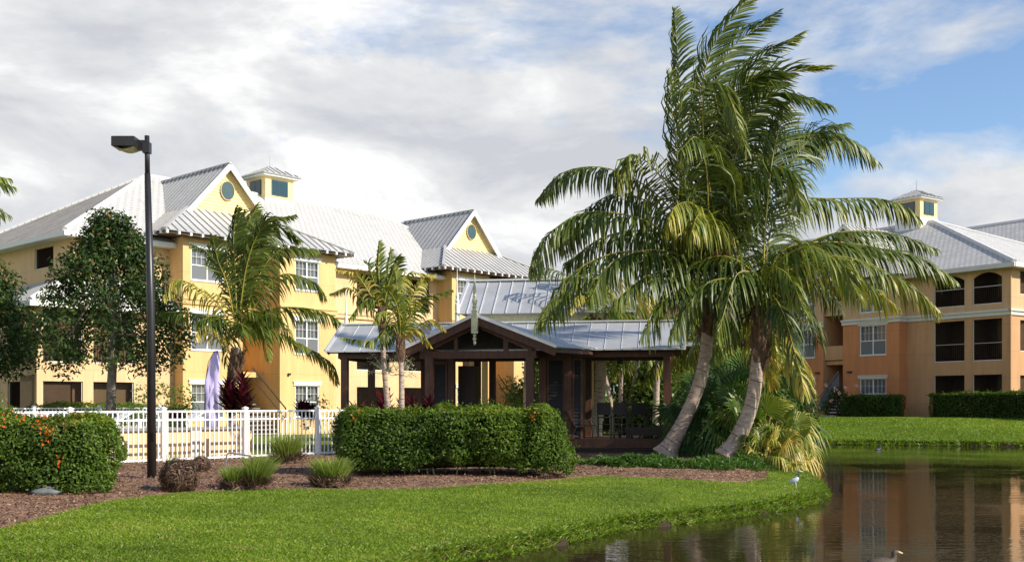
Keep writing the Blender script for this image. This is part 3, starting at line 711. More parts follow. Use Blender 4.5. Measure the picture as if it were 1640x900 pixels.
# main walls
w = MB()
mid = [(11.75, 14.1, .2, 2.45), (14.75, 17.1, .2, 2.45), (11.75, 14.1, 3.35, 5.55), (14.75, 17.1, 3.35, 5.55), (11.75, 14.1, 6.65, 8.5), (14.75, 17.1, 6.65, 8.5)]
wall(w, 'x', 1.2, 9.4, 17.65, -.3, 8.75, mid)
wall(w, 'x', 1.2, -3.7, .8, -.3, 8.75)
sidew = [(3.0, 4.9, 7.55, 8.45)]
wall(w, 'y', -3.7, 1.2, 16.0, -.3, 8.75, sidew)
wall(w, 'x', 16.0, -3.7, 26.3, -.3, 8.75); wall(w, 'y', 26.3, 1.2, 16, -.3, 8.75)
w.build('wall', MT['peach'], LB)
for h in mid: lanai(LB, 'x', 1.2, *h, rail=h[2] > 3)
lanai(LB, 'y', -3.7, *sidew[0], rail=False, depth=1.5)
b = MB()
b.box(9.45, 17.6, 1.10, 1.2, 6.05, 6.25); b.box(9.45, 17.6, 1.05, 1.2, 6.25, 6.34); b.box(9.45, 17.6, 1.12, 1.2, 5.78, 5.86)
b.build('cornice_band', MT['peach'], LB)
hip_roof(LB, -4.3, 27.0, .6, 16.6, 8.83, 13.47, 3.7, 19.3, 8.6, ('rooftile', 'rooftile_old_shaded', 'rooftile', 'rooftile'))
cupola(LB, 11.6, 8.9, 13.3, 14.5)
# two storey porch on the left end
w = MB()
px0, pv = -5.4, .75
ph = [(-5.15, -3.45, .2, 2.5), (-3.0, -1.15, .2, 2.5), (-5.15, -3.45, 3.3, 5.5), (-3.0, -1.15, 3.3, 5.5)]
wall(w, 'x', pv, px0, .796, -.3, 5.75, ph)
ps = [(1.2, 3.6, .2, 2.5), (4.4, 7.4, .2, 2.5), (1.2, 3.6, 3.3, 5.4), (4.4, 7.4, 3.3, 5.4)]
wall(w, 'y', px0, pv, 9.0, -.3, 5.75, ps)
w.build('porch_wall', MT['peach'], LB)
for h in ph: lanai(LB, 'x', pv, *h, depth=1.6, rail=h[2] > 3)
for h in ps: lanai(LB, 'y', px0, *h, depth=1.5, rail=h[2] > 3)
r = MB(); e0, e1, z0 = px0 - .45, pv - .45, 5.78
r.slab([(e0, e1, z0), (.79, e1, z0), (.79, 1.22, 6.9), (-3.9, 1.22, 6.9)], .1); r.slab([(e0, e1, z0), (-3.9, 1.22, 6.9), (-3.72, 9.0, 6.9), (e0, 9.0, z0)], .1)
r.build('porch_roof', MT['rooftile'], LB)
f = MB(); f.box(e0 - .05, .79, e1 - .07, e1 + .02, z0 - .24, z0 - .02); f.box(e0 - .07, e0 + .02, e1 + .02, 9.0, z0 - .24, z0 - .02); f.box(e0 + .02, .79, e1 + .02, pv, z0 - .22, z0 - .18); f.box(e0 + .02, px0, pv, 9, z0 - .22, z0 - .18)
f.build('porch_fascia', MT['white'], LB)
c = MB(); ridge_caps(c, (e0, e1, z0 + .03), (-3.9, 1.22, 6.93), .1); c.build('ridge_tiles', MT['ridge'], LB)

# ------------------------------------------------------------------ orange building (right): local x runs toward the viewer's right
RB = thing('apartment_building', 'orange and tan three storey building with pale grey tile roof, across the pond', 'building', (27.7, 59, 0), math.atan2(-.83, .56))
r3, r2, r1 = (7.2, 9.0), (4.55, 6.4), (1.3, 3.1)
G0 = .3
def rwall(mb, a0, a1, y, z0, z1, holes): wall(mb, 'x', y, a0, a1, z0, z1, holes)
# main facade x -6.6 .. 0, lower tan, upper cream
lo = [(-4.76, -2.78, 1.0, 3.2), (-2.27, -.48, 1.0, 3.2), (-4.76, -2.78, 4.0, 6.35), (-2.27, -.48, 4.0, 6.35)]
hi = [(-4.76, -2.78, 7.2, 9.0), (-2.27, -.48, 7.2, 9.0)]
w = MB(); rwall(w, -6.6, 0, 0, G0, 6.6, lo); side_lo = [(1.0, 2.6, 1.0, 3.15), (1.0, 2.6, 4.5, 6.25), (4.0, 5.8, 4.5, 6.25), (4.0, 5.8, 1.0, 3.15)]
side_hi = [(1.0, 2.6, 7.7, 9.0), (4.0, 5.8, 7.7, 9.0)]
wall(w, 'y', 0, 0, 16, G0, 6.6, side_lo, into=-1)
w.build('wall', MT['tan'], RB)
w = MB(); rwall(w, -6.6, 0, 0, 6.6, 9.25, hi); wall(w, 'y', 0, 0, 16, 6.6, 9.25, side_hi, into=-1); rwall(w, -34, -18, 0, G0, 9.25, []); wall(w, 'y', -34, 0, 16, G0, 9.25); rwall(w, -34, 0, 16, G0, 9.25, [])
# arched heads of the top openings
for (a0, a1, zb, zt) in hi:
    k = 10; hh = .32
    for i in range(k):
        xa, xb = a0 + (a1 - a0) * i / k, a0 + (a1 - a0) * (i + 1) / k
        za = zt - hh * (2 * (xa - a0) / (a1 - a0) - 1) ** 2; zb_ = zt - hh * (2 * (xb - a0) / (a1 - a0) - 1) ** 2
        w.poly([(xa, .0, za), (xb, .0, zb_), (xb, .0, zt), (xa, .0, zt)]); w.poly([(xa, .0, za), (xa, .18, za), (xb, .18, zb_), (xb, 0, zb_)])
w.build('upper_wall', MT['cream'], RB)
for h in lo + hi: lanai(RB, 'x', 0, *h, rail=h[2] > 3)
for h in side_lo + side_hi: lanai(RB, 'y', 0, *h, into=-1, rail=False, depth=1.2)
# bay group: orange below the cornice, cream above
U0, U1 = -17.8, -6.6; BV = -.77
bays = [(-10.75, -6.6, [(-9.46, -7.53)]), (-17.8, -12.3, [(-14.9, -13.0)])]
wo_ = MB(); wc_ = MB()
for (a0, a1, ws) in bays:
    rwall(wo_, a0, a1, BV, G0, 6.6, [(q0, q1, *r1) for q0, q1 in ws] + [(q0, q1, *r2) for q0, q1 in ws])
    rwall(wc_, a0, a1, BV, 6.6, 9.1, [(q0, q1, *r3) for q0, q1 in ws])
    for q0, q1 in ws:
        for zz in (r1, r2, r3): window(RB, 'x', BV, q0, q1, *zz, header='trim')
for m_, z0, z1 in ((wo_, G0, 6.6), (wc_, 6.6, 9.1)):
    wall(m_, 'y', -6.6, BV, 0, z0, z1, into=-1); wall(m_, 'y', -17.8, BV, 0, z0, z1)
    
wo_.build('bay_wall', MT['orange'], RB); wc_.build('upper_bay_wall', MT['cream'], RB)
w = MB(); wall(w, 'y', -10.75, BV, 3, G0, 9.1, into=1); wall(w, 'y', -12.3, BV, 3, G0, 9.1, into=-1); wall(w, 'x', 3, -12.3, -10.75, G0, 9.1)
w.box(-12.29, -10.76, BV + .1, BV + .25, 4.35, 5.25); w.box(-12.29, -10.76, BV + .25, 2.9, 4.05, 4.3)
w.build('stairwell_wall', MT['tan'], RB)
w = MB(); w.box(-12.29, -10.76, BV + .12, 2.9, 7.2, 7.4); w.box(-12.29, -10.76, BV + .1, BV + .2, 7.4, 8.1); w.build('landing', MT['cream'], RB)
st = MB()
for i in range(14): st.box(-12.1 , -10.9, BV - .6 + i * .27, BV - .3 + i * .27, .75 + i * .2, .82 + i * .2)
st.build('stair', MT['trim'], RB)
st = MB(); st.bar((-12.2, BV - .75, 1.7), (-10.85, BV - .3, 3.6), .06, .06); st.poly([(-12.2, BV - .7, .8), (-10.85, BV - .25, 2.6), (-10.85, BV - .25, 3.5), (-12.2, BV - .7, 1.6)]); st.build('stair_handrail', MT['wscreen'], RB)
c_ = MB()
for (a0, a1, y) in ((-6.6, .12, 0), (-10.8, -6.5, BV), (-17.9, -12.25, BV)):
    c_.box(a0, a1, y - .08, y, 6.5, 6.72); c_.box(a0 - .02, a1 + .02, y - .16, y, 6.72, 6.84)
c_.box(0, .08, 0, 16, 6.5, 6.72); c_.box(0, .16, -.16, 16, 6.72, 6.84); c_.box(-6.6, -6.52, BV, -.08, 6.5, 6.72); c_.box(-6.6, -6.46, BV - .14, -.16, 6.72, 6.84)
c_.build('cornice', MT['trim'], RB)
d = MB(); d.tube([(.15, -.1, 9.1), (.08, -.08, 8.8), (.06, -.06, 1.0)], .045, 8); d.build('downpipe', MT['tan'], RB)
for (xx, zz) in ((-16.0, 6.5), (-10.35, 3.5), (-12.9, 3.5)):
    wl = MB(); wl.box(xx, xx + .3, BV - .14, BV, zz, zz + .1); wl.build('wall_light', MT['black'], RB)
E_ = (.6, -.6)
A, B, C1, D1 = (-34.6, -.6, 9.35), (.6, -.6, 9.35), (.6, 16.6, 9.35), (-34.6, 16.6, 9.35); T = (-10.0, 7.5, 13.8); T2 = (-25, 7.5, 13.8)
for pts, mt in (([A, B, T, T2], 'rooftile_grey'), ([B, C1, T], 'rooftile_grey'), ([D1, A, T2], 'rooftile_grey'), ([C1, D1, T2, T], 'rooftile_grey')):
    MB().slab(pts, .12).build('roof_slope', MT[mt], RB)
c_ = MB()
for a, b_ in ((A, T2), (D1, T2), (B, T), (C1, T), (T, T2)): ridge_caps(c_, a, b_, .14)
c_.build('ridge_tiles', MT['ridge'], RB)
f = MB(); f.box(-34.65, .65, -.68, -.58, 9.08, 9.33); f.box(.58, .68, -.58, 16.6, 9.08, 9.33); f.box(-34.6, .58, -.58, 0, 9.1, 9.14); f.box(0.01, .58, 0, 16.6, 9.1, 9.14)
f.build('fascia', MT['trim'], RB)
cupola(RB, -11.3, 7.6, 13.7, 15.35, .95)
# metal gable over the bays: skirt and gable
rf = MB(); sm = MB(); x0, x1 = U0 - .5, U1 + .5; gl, gr, zt, vg = x0 + 3.0, x1 - 3.0, 10.9, 1.4; c = (gl + gr) / 2; ze = 9.35; zr = 13.3
ms = lambda z: -.6 + (z - 9.35) / .55
A, B, C_, D_ = (x0, -1.35, ze), (x1, -1.35, ze), (gr, vg, zt), (gl, vg, zt)
seam_roof(rf, sm, [A, B, C_, D_], .42, (1, 0, 0)); seam_roof(rf, sm, [A, D_, (gl, ms(zt) + .6, zt), (x0, .3, ze)], .42, (0, 1, 0)); seam_roof(rf, sm, [B, (x1, .3, ze), (gr, ms(zt) + .6, zt), C_], .42, (0, 1, 0))
seam_roof(rf, sm, [(gl - .18, 1.05, zt - .15), (c, 1.05, zr), (c, ms(zr) + .5, zr), (gl - .18, ms(zt) + .3, zt - .15)], .42, (0, 1, 0)); seam_roof(rf, sm, [(gr + .18, 1.05, zt - .15), (gr + .18, ms(zt) + .3, zt - .15), (c, ms(zr) + .5, zr), (c, 1.05, zr)], .42, (0, 1, 0))
o = rf.build('metal_roof', MT['metal'], RB); sm.build('standing_seams', MT['metaldk'], o)
g = MB(); gable_siding(g, vg, gl, gr, zt, zr - .1); go = g.build('gable_wall', MT['cream'], RB)
g = MB(); disc(g, c, vg - .1, vg, zt + 1.1, .36, .44); g.build('round_vent', MT['teal'], go)
g = MB(); g.bar((gl - .2, 1.05, zt - .27), (c, 1.05, zr - .1), .06, .22); g.bar((gr + .2, 1.054, zt - .27), (c, 1.054, zr - .1), .06, .22); g.build('rake_board', MT['white'], go)
# rear wing of the same complex
RW = thing('building_wing', 'pale tiled roof of a further wing rising behind the orange building at the right edge', 'building wing', (27.7, 59, 0), math.atan2(-.83, .56))
w = MB(); w.box(.8, 26, 11, 30, .5, 9.2); w.box(-20, .8, 17.5, 30, .5, 9.2); w.build('wall', MT['cream'], RW)
A, B, C1, D1 = (-21, 10.2, 9.35), (27, 10.2, 9.35), (27, 31, 9.35), (-21, 31, 9.35); T, T2 = (20, 20, 15.2), (-18.5, 20, 15.2)
for pts in ([A, B, T, T2], [C1, D1, T2, T], [B, C1, T]): MB().slab(pts, .12).build('roof_slope', MT['rooftile_grey'], RW)
c_ = MB(); ridge_caps(c_, T, T2, .14); c_.build('ridge_tiles', MT['ridge'], RW)

# ------------------------------------------------------------------ gazebo
GR = -R(9)
GB = thing('gazebo', 'dark wooden gazebo with silvery metal roof and gabled entry, behind the middle hedge', 'gazebo', (0, 33, 0), GR)
rf = MB(); sm = MB()
zE, zR = 3.25, 4.22; tl, tr = -6.06, 5.25
seam_roof(rf, sm, [(tl, 0, zE), (tr, 0, zE), (tr, 1.8, zR), (tl, 1.8, zR)], .52, (1, 0, 0), t=.035, sh=.022, sw=.014)
seam_roof(rf, sm, [(tl, 3.6, zE), (tl, 1.8, zR), (tr, 1.8, zR), (tr, 3.6, zE)], .52, (1, 0, 0), t=.035, sh=.022, sw=.014)
pc, pf = -.76, -2.1; zA = 4.17
PL, PR_ = -2.86, 1.62
seam_roof(rf, sm, [(pc, pf, zA), (2.6, -.02, 3.25), (PR_, pf, 3.22)], .5, (0, 1, 0), t=.035, sh=.022, sw=.014); seam_roof(rf, sm, [(pc, pf, zA), (pc, 1.75, zA), (2.6, -.02, 3.25)], .5, (0, 1, 0), t=.035, sh=.022, sw=.014)
seam_roof(rf, sm, [(pc, pf, zA), (PL, pf, 3.22), (-3.6, -.02, 3.25)], .5, (0, 1, 0), t=.035, sh=.022, sw=.014); seam_roof(rf, sm, [(pc, pf, zA), (-3.6, -.02, 3.25), (pc, 1.75, zA)], .5, (0, 1, 0), t=.035, sh=.022, sw=.014)
go = rf.build('metal_roof', MT['gmetal'], GB); sm.build('standing_seams', MT['gseam'], go)
rc = MB(); rc.bar((tl - .01, 1.8, zR + .02), (tr + .01, 1.8, zR + .02), .2, .05); rc.bar((pc, pf - .02, zA + .02), (pc, 1.7, zA + .02), .18, .05)
rc.bar((PR_ + .02, pf - .02, 3.225), (pc, pf - .02, zA + .01), .05, .09); rc.bar((PL - .02, pf - .024, 3.225), (pc, pf - .024, zA + .01), .05, .09)
rc.bar((pc + .1, 1.62, 4.19), (2.62, -.04, 3.27), .12, .03); rc.bar((tr, 0, zE + .02), (tr, 1.8, zR + .02), .06, .05); rc.bar((tl, 0, zE + .02), (tl, 1.8, zR + .02), .06, .05); rc.bar((tl, -.02, zE - .01), (tr, -.02, zE - .01), .03, .05)
rc.build('roof_flashing', MT['gseam'], go)
fb = MB()
fb.bar((PL, pf + .04, 3.06), (pc, pf + .04, zA - .15), .06, .22); fb.bar((PR_, pf + .044, 3.06), (pc, pf + .044, zA - .15), .06, .22)
fb.bar((PR_ - .03, pf + .08, 3.12), (2.5, .05, 3.14), .05, .12); fb.bar((PL + .03, pf + .08, 3.12), (-3.5, .05, 3.14), .05, .12)
fb.build('barge_board', MT['wood'], GB)
bm_ = MB()
bm_.bar((tl + .35, .32, zE - .13), (tr - .3, .32, zE - .13), .14, .2); bm_.bar((tl + .35, 3.3, zE - .13), (tr - .3, 3.3, zE - .13), .14, .2)
bm_.bar((tl + .45, .3, zE - .16), (tl + .45, 3.3, zE - .16), .12, .2); bm_.bar((tr - .45, .3, zE - .16), (tr - .45, 3.3, zE - .16), .12, .2)
bm_.bar((-2.5, pf + .35, 3.02), (1.0, pf + .35, 3.02), .14, .22); bm_.bar((-2.2, pf + .3, 3.1), (-2.2, .3, 3.1), .12, .18); bm_.bar((.82, pf + .3, 3.1), (.82, .3, 3.1), .12, .18)
bm_.bar((.1, pf + .35, 3.13), (.1, pf + .35, 3.8), .14, .12, up=(0, 1, 0)); bm_.bar((-1.4, pf + .35, 3.13), (-1.4, pf + .35, 3.8), .1, .1, up=(0, 1, 0))
bm_.bar((-2.3, pf + .3, 3.16), (pc, pf + .3, 3.9), .08, .14)
bm_.bar((.9, pf + .3, 3.16), (pc, pf + .3, 3.9), .08, .14)
bm_.build('beam', MT['wood'], GB)
raf = MB(); k = tl + .12
while k < tr:
    raf.bar((k, -.02, zE - .07), (k, 1.8, zR - .07), .05, .10); raf.bar((k, 3.62, zE - .07), (k, 1.8, zR - .07), .05, .10); k += .55
k = pf + .3
while k < 1.2:
    raf.bar((PR_ - .03 + .4 * (k - pf), k, 3.13), (pc, k, zA - .07), .05, .10); raf.bar((PL + .03 - .3 * (k - pf), k, 3.13), (pc, k, zA - .07), .05, .10); k += .5
raf.build('rafter', MT['soffit'], GB)
bs = MB(); bs.slab([(tl + .03, .05, zE - .06), (tr - .03, .05, zE - .06), (tr - .03, 1.8, zR - .05), (tl + .03, 1.8, zR - .05)], .015); bs.slab([(tl + .03, 3.55, zE - .06), (tl + .03, 1.8, zR - .05), (tr - .03, 1.8, zR - .05), (tr - .03, 3.55, zE - .06)], .015)
bs.build('roof_boards', MT['soffit'], GB)
DZ = .49
posts = [(-5.5, .32), (-2.2, pf + .32), (.82, pf + .32), (-1.99, .35), (.93, .30), (1.73, .32), (4.76, .32), (-5.5, 3.3), (-1.2, 3.3), (-1.72, 3.3), (4.76, 3.3), (2.1, 3.3), (-3.6, 3.3)]
for i, (x, y) in enumerate(posts):
    p = MB(); s_ = .105 if y > 0 else .12; zt_ = zE - .2 if y > 0 else 2.95
    p.box(x - s_, x + s_, y - s_, y + s_, 0.0 if y < 0 else DZ - .4, zt_); p.build('post', MT['wood'], GB)
# closed louvred closets
def louvre(x0, x1, y0, y1, z0, z1):
    b = MB(); b.box(x0 + .03, x1 - .03, y0 + .05, y1 - .05, z0, z1); o = b.build('closet', MT['wooddk'], GB)
    f = MB(); s = MB()
    for xx in (x0, x1 - .07): f.box(xx, xx + .07, y0 - .01, y0 + .05, z0, z1)
    f.box(x0 + .07, x1 - .07, y0 - .008, y0 + .05, z1 - .08, z1)
    f.build('closet_frame', MT['wood'], o); z = z0 + .05
    while z < z1 - .1:
        s.poly([(x0 + .07, y0 - .0, z), (x1 - .07, y0 - .0, z), (x1 - .07, y0 + .045, z + .10), (x0 + .07, y0 + .045, z + .10)]); z += .105
    s.build('louvre_slats', MT['louver'], o)
louvre(-2.62, -2.12, .30, 1.4, DZ, 2.9); louvre(1.05, 1.62, .28, 1.3, DZ, 3.0); louvre(1.85, 2.18, .28, 1.6, DZ, 3.0)
b = MB(); b.box(-1.86, -1.32, .7, 1.7, DZ, 2.78); b.build('closet', MT['wooddk'], GB)
b = MB(); b.box(-.55, .1, 3.33, 3.38, DZ, 2.6); 
dk = MB(); k = 0
y = .02
while y < 3.6: dk.box(tl + .4, tr - .15, y, y + .135, DZ - .04, DZ); y += .14
dk.box(-2.6, 1.4, pf + .1, .0, DZ - .06, DZ - .02)
do = dk.build('deck_boards', MT['wood'], GB)
f = MB(); f.box(tl + .4, tr - .15, -.03, .015, DZ - .27, DZ + .012); f.box(tr - .15, tr - .11, -.03, 3.6, DZ - .27, DZ + .012); f.box(tl + .36, tl + .4, -.03, 3.6, .0, DZ)
f.build('deck_fascia', MT['wood'], do)
f = MB(); f.box(1.5, tr - .6, -.62, -.06, .02, DZ - .30); f.box(1.45, tr - .55, -.66, -.04, DZ - .30, DZ - .26); f.build('step', MT['wooddk'], do)
f = MB(); f.box(tl + .5, tr - .3, .1, 3.5, 0, DZ - .1); f.build('deck_base', MT['wooddk'], do)
fan = MB(); fan.box(3.15, 3.35, 1.7, 1.9, 2.85, 3.1); 
for a in range(4):
    c_, s_ = math.cos(a * 1.57 + .4), math.sin(a * 1.57 + .4); fan.bar((3.25 + .1 * c_, 1.8 + .1 * s_, 2.9), (3.25 + .75 * c_, 1.8 + .75 * s_, 2.92), .14, .012)
fan.bar((3.25, 1.8, 3.1), (3.25, 1.8, 4.1), .03, .03); fan.build('ceiling_fan', MT['black'], GB)
# finial hanging on the entry gable
fn = MB(); fy = pf - .08
fn.box(pc - .085, pc + .085, fy - .085, fy + .085, 3.62, 4.30)
fn.lathe((pc, fy, 4.30), [(.085, 0), (.055, .04), (.08, .09), (.05, .14), (.065, .2), (.08, .27), (.06, .33), (.035, .36), (.06, .4), (.04, .44), (.055, .5), (.03, .75), (.008, 1.05)], 14)
fn.lathe((pc, fy, 3.28), [(.005, 0), (.045, .06), (.03, .13), (.06, .18), (.03, .24), (.05, .28), (.02, .34)], 12)
fn.build('finial', MT['finial'], GB, smooth=False)
fn = MB(); fx = tl + .12
fn.lathe((fx, 1.8, zR), [(.06, -.2), (.06, .25), (.03, .32), (.055, .4), (.02, .5), (.008, 1.2)], 10); fn.build('finial', MT['finialw'], GB)
pl = MB(); 
fn = MB(); fn.box(tr - .04, tr + .10, 1.73, 1.87, 3.3, 4.2); fn.build('finial', MT['finialw'], GB)

# taller pavilion behind the gazebo
PV = thing('pool_pavilion', 'taller pavilion with steep silvery metal roof and cream fascia behind the gazebo', 'pavilion', (0, 40, 0), GR)
rf = MB(); sm = MB()
a0, a1, e_, r_ = -2.15, 4.6, 4.98, 6.42
seam_roof(rf, sm, [(a0, 0, e_), (a1, 0, e_), (a1 - .9, 1.9, r_), (a0 + .1, 1.9, r_)], .5, (1, 0, 0), t=.04, sh=.035); seam_roof(rf, sm, [(a0, 3.8, e_), (a0 + .1, 1.9, r_), (a1 - .9, 1.9, r_), (a1, 3.8, e_)], .5, (1, 0, 0), t=.04)
seam_roof(rf, sm, [(a1, 0, e_), (a1, 3.8, e_), (a1 - .9, 1.9, r_)], .5, (0, 1, 0), t=.04)
o = rf.build('metal_roof', MT['gmetal'], PV); sm.build('standing_seams', MT['gseam'], o)
rc = MB(); rc.bar((a0 + .05, 1.9, r_ + .03), (a1 - .9, 1.9, r_ + .03), .25, .07); rc.bar((a0, 0, e_ + .03), (a0 + .1, 1.9, r_ + .03), .1, .06); rc.build('roof_flashing', MT['gseam'], o)
f = MB(); f.box(a0 + .35, a1 - .35, .3, .5, e_ - .75, e_ - .02); f.box(a0 + .35, a0 + .5, .5, 3.4, e_ - .75, e_ - .02); f.box(a0 + .36, a1 - .36, .5, 3.4, e_ - .1, e_ - .05); f.build('fascia_band', MT['finial'], PV)
w2 = MB(); w2.poly([(a0 + .1, .3, e_), (a0 + .1, 3.5, e_), (a0 + .2, 1.9, r_ - .1)]); w2.build('gable_end', MT['finialw'], PV)
for x in (a0 + .5, 2.95):
    for y in (.4, 3.3):
        p = MB(); p.box(x - .11, x + .11, y - .11, y + .11, 0, e_ - .75); p.build('column', MT['yellow'], PV)
lr = MB(); ls = MB(); seam_roof(lr, ls, [(a0 + .4, -1.9, 3.6), (a1 + 2.8, -1.9, 3.6), (a1 + 1.9, .28, 4.35), (a0 + .4, .28, 4.35)], .5, (1, 0, 0), t=.04); seam_roof(lr, ls, [(a1 + 2.8, -1.9, 3.6), (a1 + 2.8, 2.2, 3.6), (a1 + 1.9, 1.3, 4.35), (a1 + 1.9, .28, 4.35)], .5, (0, 1, 0), t=.04); seam_roof(lr, ls, [(a1 - .4, 4.2, 3.8), (a1 - .4, .3, 4.35), (a1 + 1.9, .3, 4.35), (a1 + 2.2, 4.2, 3.8)], .5, (1, 0, 0), t=.04)
o = lr.build('lower_roof', MT['gmetal'], PV); ls.build('standing_seams', MT['gseam'], o)
for x in (a1 + 2.3, a0 + .7):
    p = MB(); p.box(x - .1, x + .1, -1.7, -1.5, 0, 3.55); p.build('column', MT['wood'], PV)
f = MB(); f.lathe((a0 + .02, .1, e_), [(.09, -.35), (.09, .35), (.06, .42), (.085, .5), (.05, .6), (.07, .68), (.03, .8), (.008, 1.75)], 12); f.lathe((a0 + .02, .1, e_ - .6), [(.005, 0), (.05, .08), (.03, .16), (.06, .25)], 10); f.build('finial', MT['finialw'], PV)

# ------------------------------------------------------------------ furniture on the gazebo deck
def on_deck(t, n, z=DZ):
    c, s = math.cos(GR), math.sin(GR); return (t * c - n * s, 33 + t * s + n * c, z)
def bar_chair():
    root = thing('bar_chair', 'black bar chair with dark sling back, leftmost of the three in the gazebo', 'chair', group='bar chairs in the gazebo')
    b = MB(); b.bar((-.20, -.20, .66), (-.20, -.27, 1.12), .03, .03); b.bar((.20, -.20, .66), (.20, -.27, 1.12), .03, .03); b.slab([(-.2, -.215, .74), (.2, -.215, .74), (.2, -.27, 1.12), (-.2, -.27, 1.12)], .015); b.build('backrest', MT['black'], root)
    s = MB(); s.box(-.22, .22, -.20, .22, .64, .68); s.build('seat', MT['black'], root)
    for x in (-.20, .20):
        for y in (-.2, .2): l_ = MB(); l_.bar((x, y, 0), (x, y, .64), .03, .03); l_.build('leg', MT['black'], root)
        a = MB(); a.bar((x * 1.12, -.24, .88), (x * 1.12, .2, .88), .035, .025); a.bar((x * 1.12, .2, .64), (x * 1.12, .2, .88), .025, .025); a.build('armrest', MT['black'], root)
    st = MB(); st.bar((-.2, .2, .28), (.2, .2, .28), .025, .025); st.bar((-.2, -.2, .22), (.2, -.2, .22), .025, .025); st.bar((-.2, -.2, .45), (.2, -.2, .45), .02, .02); st.build('stretcher', MT['black'], root)
    return root
bc = bar_chair(); bc.location = on_deck(2.82, .75); bc.rotation_euler.z = GR
b2 = copy_tree(bc); b2.location = on_deck(3.32, .80); b2['label'] = 'black bar chair with dark sling back, middle one of the three in the gazebo'
b3 = copy_tree(bc); b3.location = on_deck(3.87, .82); b3['label'] = 'black bar chair with dark sling back, rightmost of the three in the gazebo'
b3.rotation_euler.z = GR + .12
LC = thing('lounge_chair', 'low reclining chair with brown sling seat at the left of the gazebo deck', 'chair', on_deck(2.55 - .2, -.0), GR + R(-70))
LC.location = on_deck(2.2, .45)
b = MB(); b.slab([(-.25, -.30, .35), (.25, -.30, .35), (.25, -.62, .86), (-.25, -.62, .86)], .02); b.build('backrest', MT['sling'], LC)
b = MB(); b.slab([(-.25, -.30, .35), (.25, -.30, .35), (.25, .3, .42), (-.25, .3, .42)], .02); b.build('seat', MT['sling'], LC)
for x in (-.28, .28):
    b = MB(); b.tube([(x, -.6, .88), (x, -.32, .36), (x, .32, .42), (x, .36, 0)], .016, 6); b.tube([(x, -.42, .55), (x, .2, .58), (x, .3, .42)], .016, 6); b.tube([(x, -.32, .36), (x, -.5, 0)], .016, 6); b.build('side_frame', MT['black'], LC)
TB = thing('low_table', 'long low dark wooden bench table along the right of the gazebo deck', 'table', on_deck(4.12, .32), GR)
b = MB(); b.box(-.62, .5, -.2, .2, .26, .36); b.box(-.60, .48, -.18, .18, .12, .26); b.build('tabletop', MT['wooddk'], TB)
for x in (-.52, .40):
    for y in (-.14, .14): l_ = MB(); l_.box(x - .035, x + .035, y - .035, y + .035, 0, .12); l_.build('leg', MT['wooddk'], TB)
TT = thing('bar_table', 'dark bar height table behind the black bar chairs in the gazebo', 'table', on_deck(3.7, 1.6), GR)
b = MB(); b.box(-.55, .55, -.38, .38, .92, .96); b.build('tabletop', MT['black'], TT)
for x in (-.45, .45):
    for y in (-.3, .3): l_ = MB(); l_.box(x - .03, x + .03, y - .03, y + .03, 0, .92); l_.build('leg', MT['black'], TT)

# ------------------------------------------------------------------ white pool fence (local x along the fence)
FA = math.atan2(.738, .674)
def fence(name, label, loc, n0, n1, z0=0.0, pick=.135, H=1.40, gap=2.42, zf=None):
    root = thing(name, label, 'fence', loc, FA)
    for k in range(n0, n1 + 1):
        p = MB(); p.box(k * gap - .055, k * gap + .055, -.055, .055, z0 - .1, H + .05); po = p.build('post', MT['plastic'], root)
        c = MB(); x = k * gap; c.box(x - .07, x + .07, -.07, .07, H + .05, H + .075); c.poly([(x - .06, -.06, H + .075), (x + .06, -.06, H + .075), (x, 0, H + .11)]); c.poly([(x + .06, -.06, H + .075), (x + .06, .06, H + .075), (x, 0, H + .11)]); c.poly([(x + .06, .06, H + .075), (x - .06, .06, H + .075), (x, 0, H + .11)]); c.poly([(x - .06, .06, H + .075), (x - .06, -.06, H + .075), (x, 0, H + .11)])
        c.build('post_cap', MT['plastic'], po)
    for k in range(n0, n1):
        a, b_ = k * gap + .056, (k + 1) * gap - .056; p = MB()
        for z, h in ((H - .02, .05), (H - .24, .04), (z0 + .16, .05)): p.box(a, b_, -.028, .028, z - h / 2, z + h / 2)
        x = a + .06
        while x < b_ - .01: p.box(x - .0135, x + .0135, -.012, .012, z0 + .05, H); x += pick
        p.build('panel', MT['plastic'], root)
    return root
F1 = fence('pool_fence', 'white vinyl picket fence running behind the lamp post and both front hedges', (-8.87, 27.0, 0), -4, 3)
F2 = fence('pool_fence', 'white fence on the far side of the pool, in front of the yellow porch', (-8.87 - .738 * 13.2, 27 + .674 * 13.2, .0), -2, 3, .3, H=1.42)
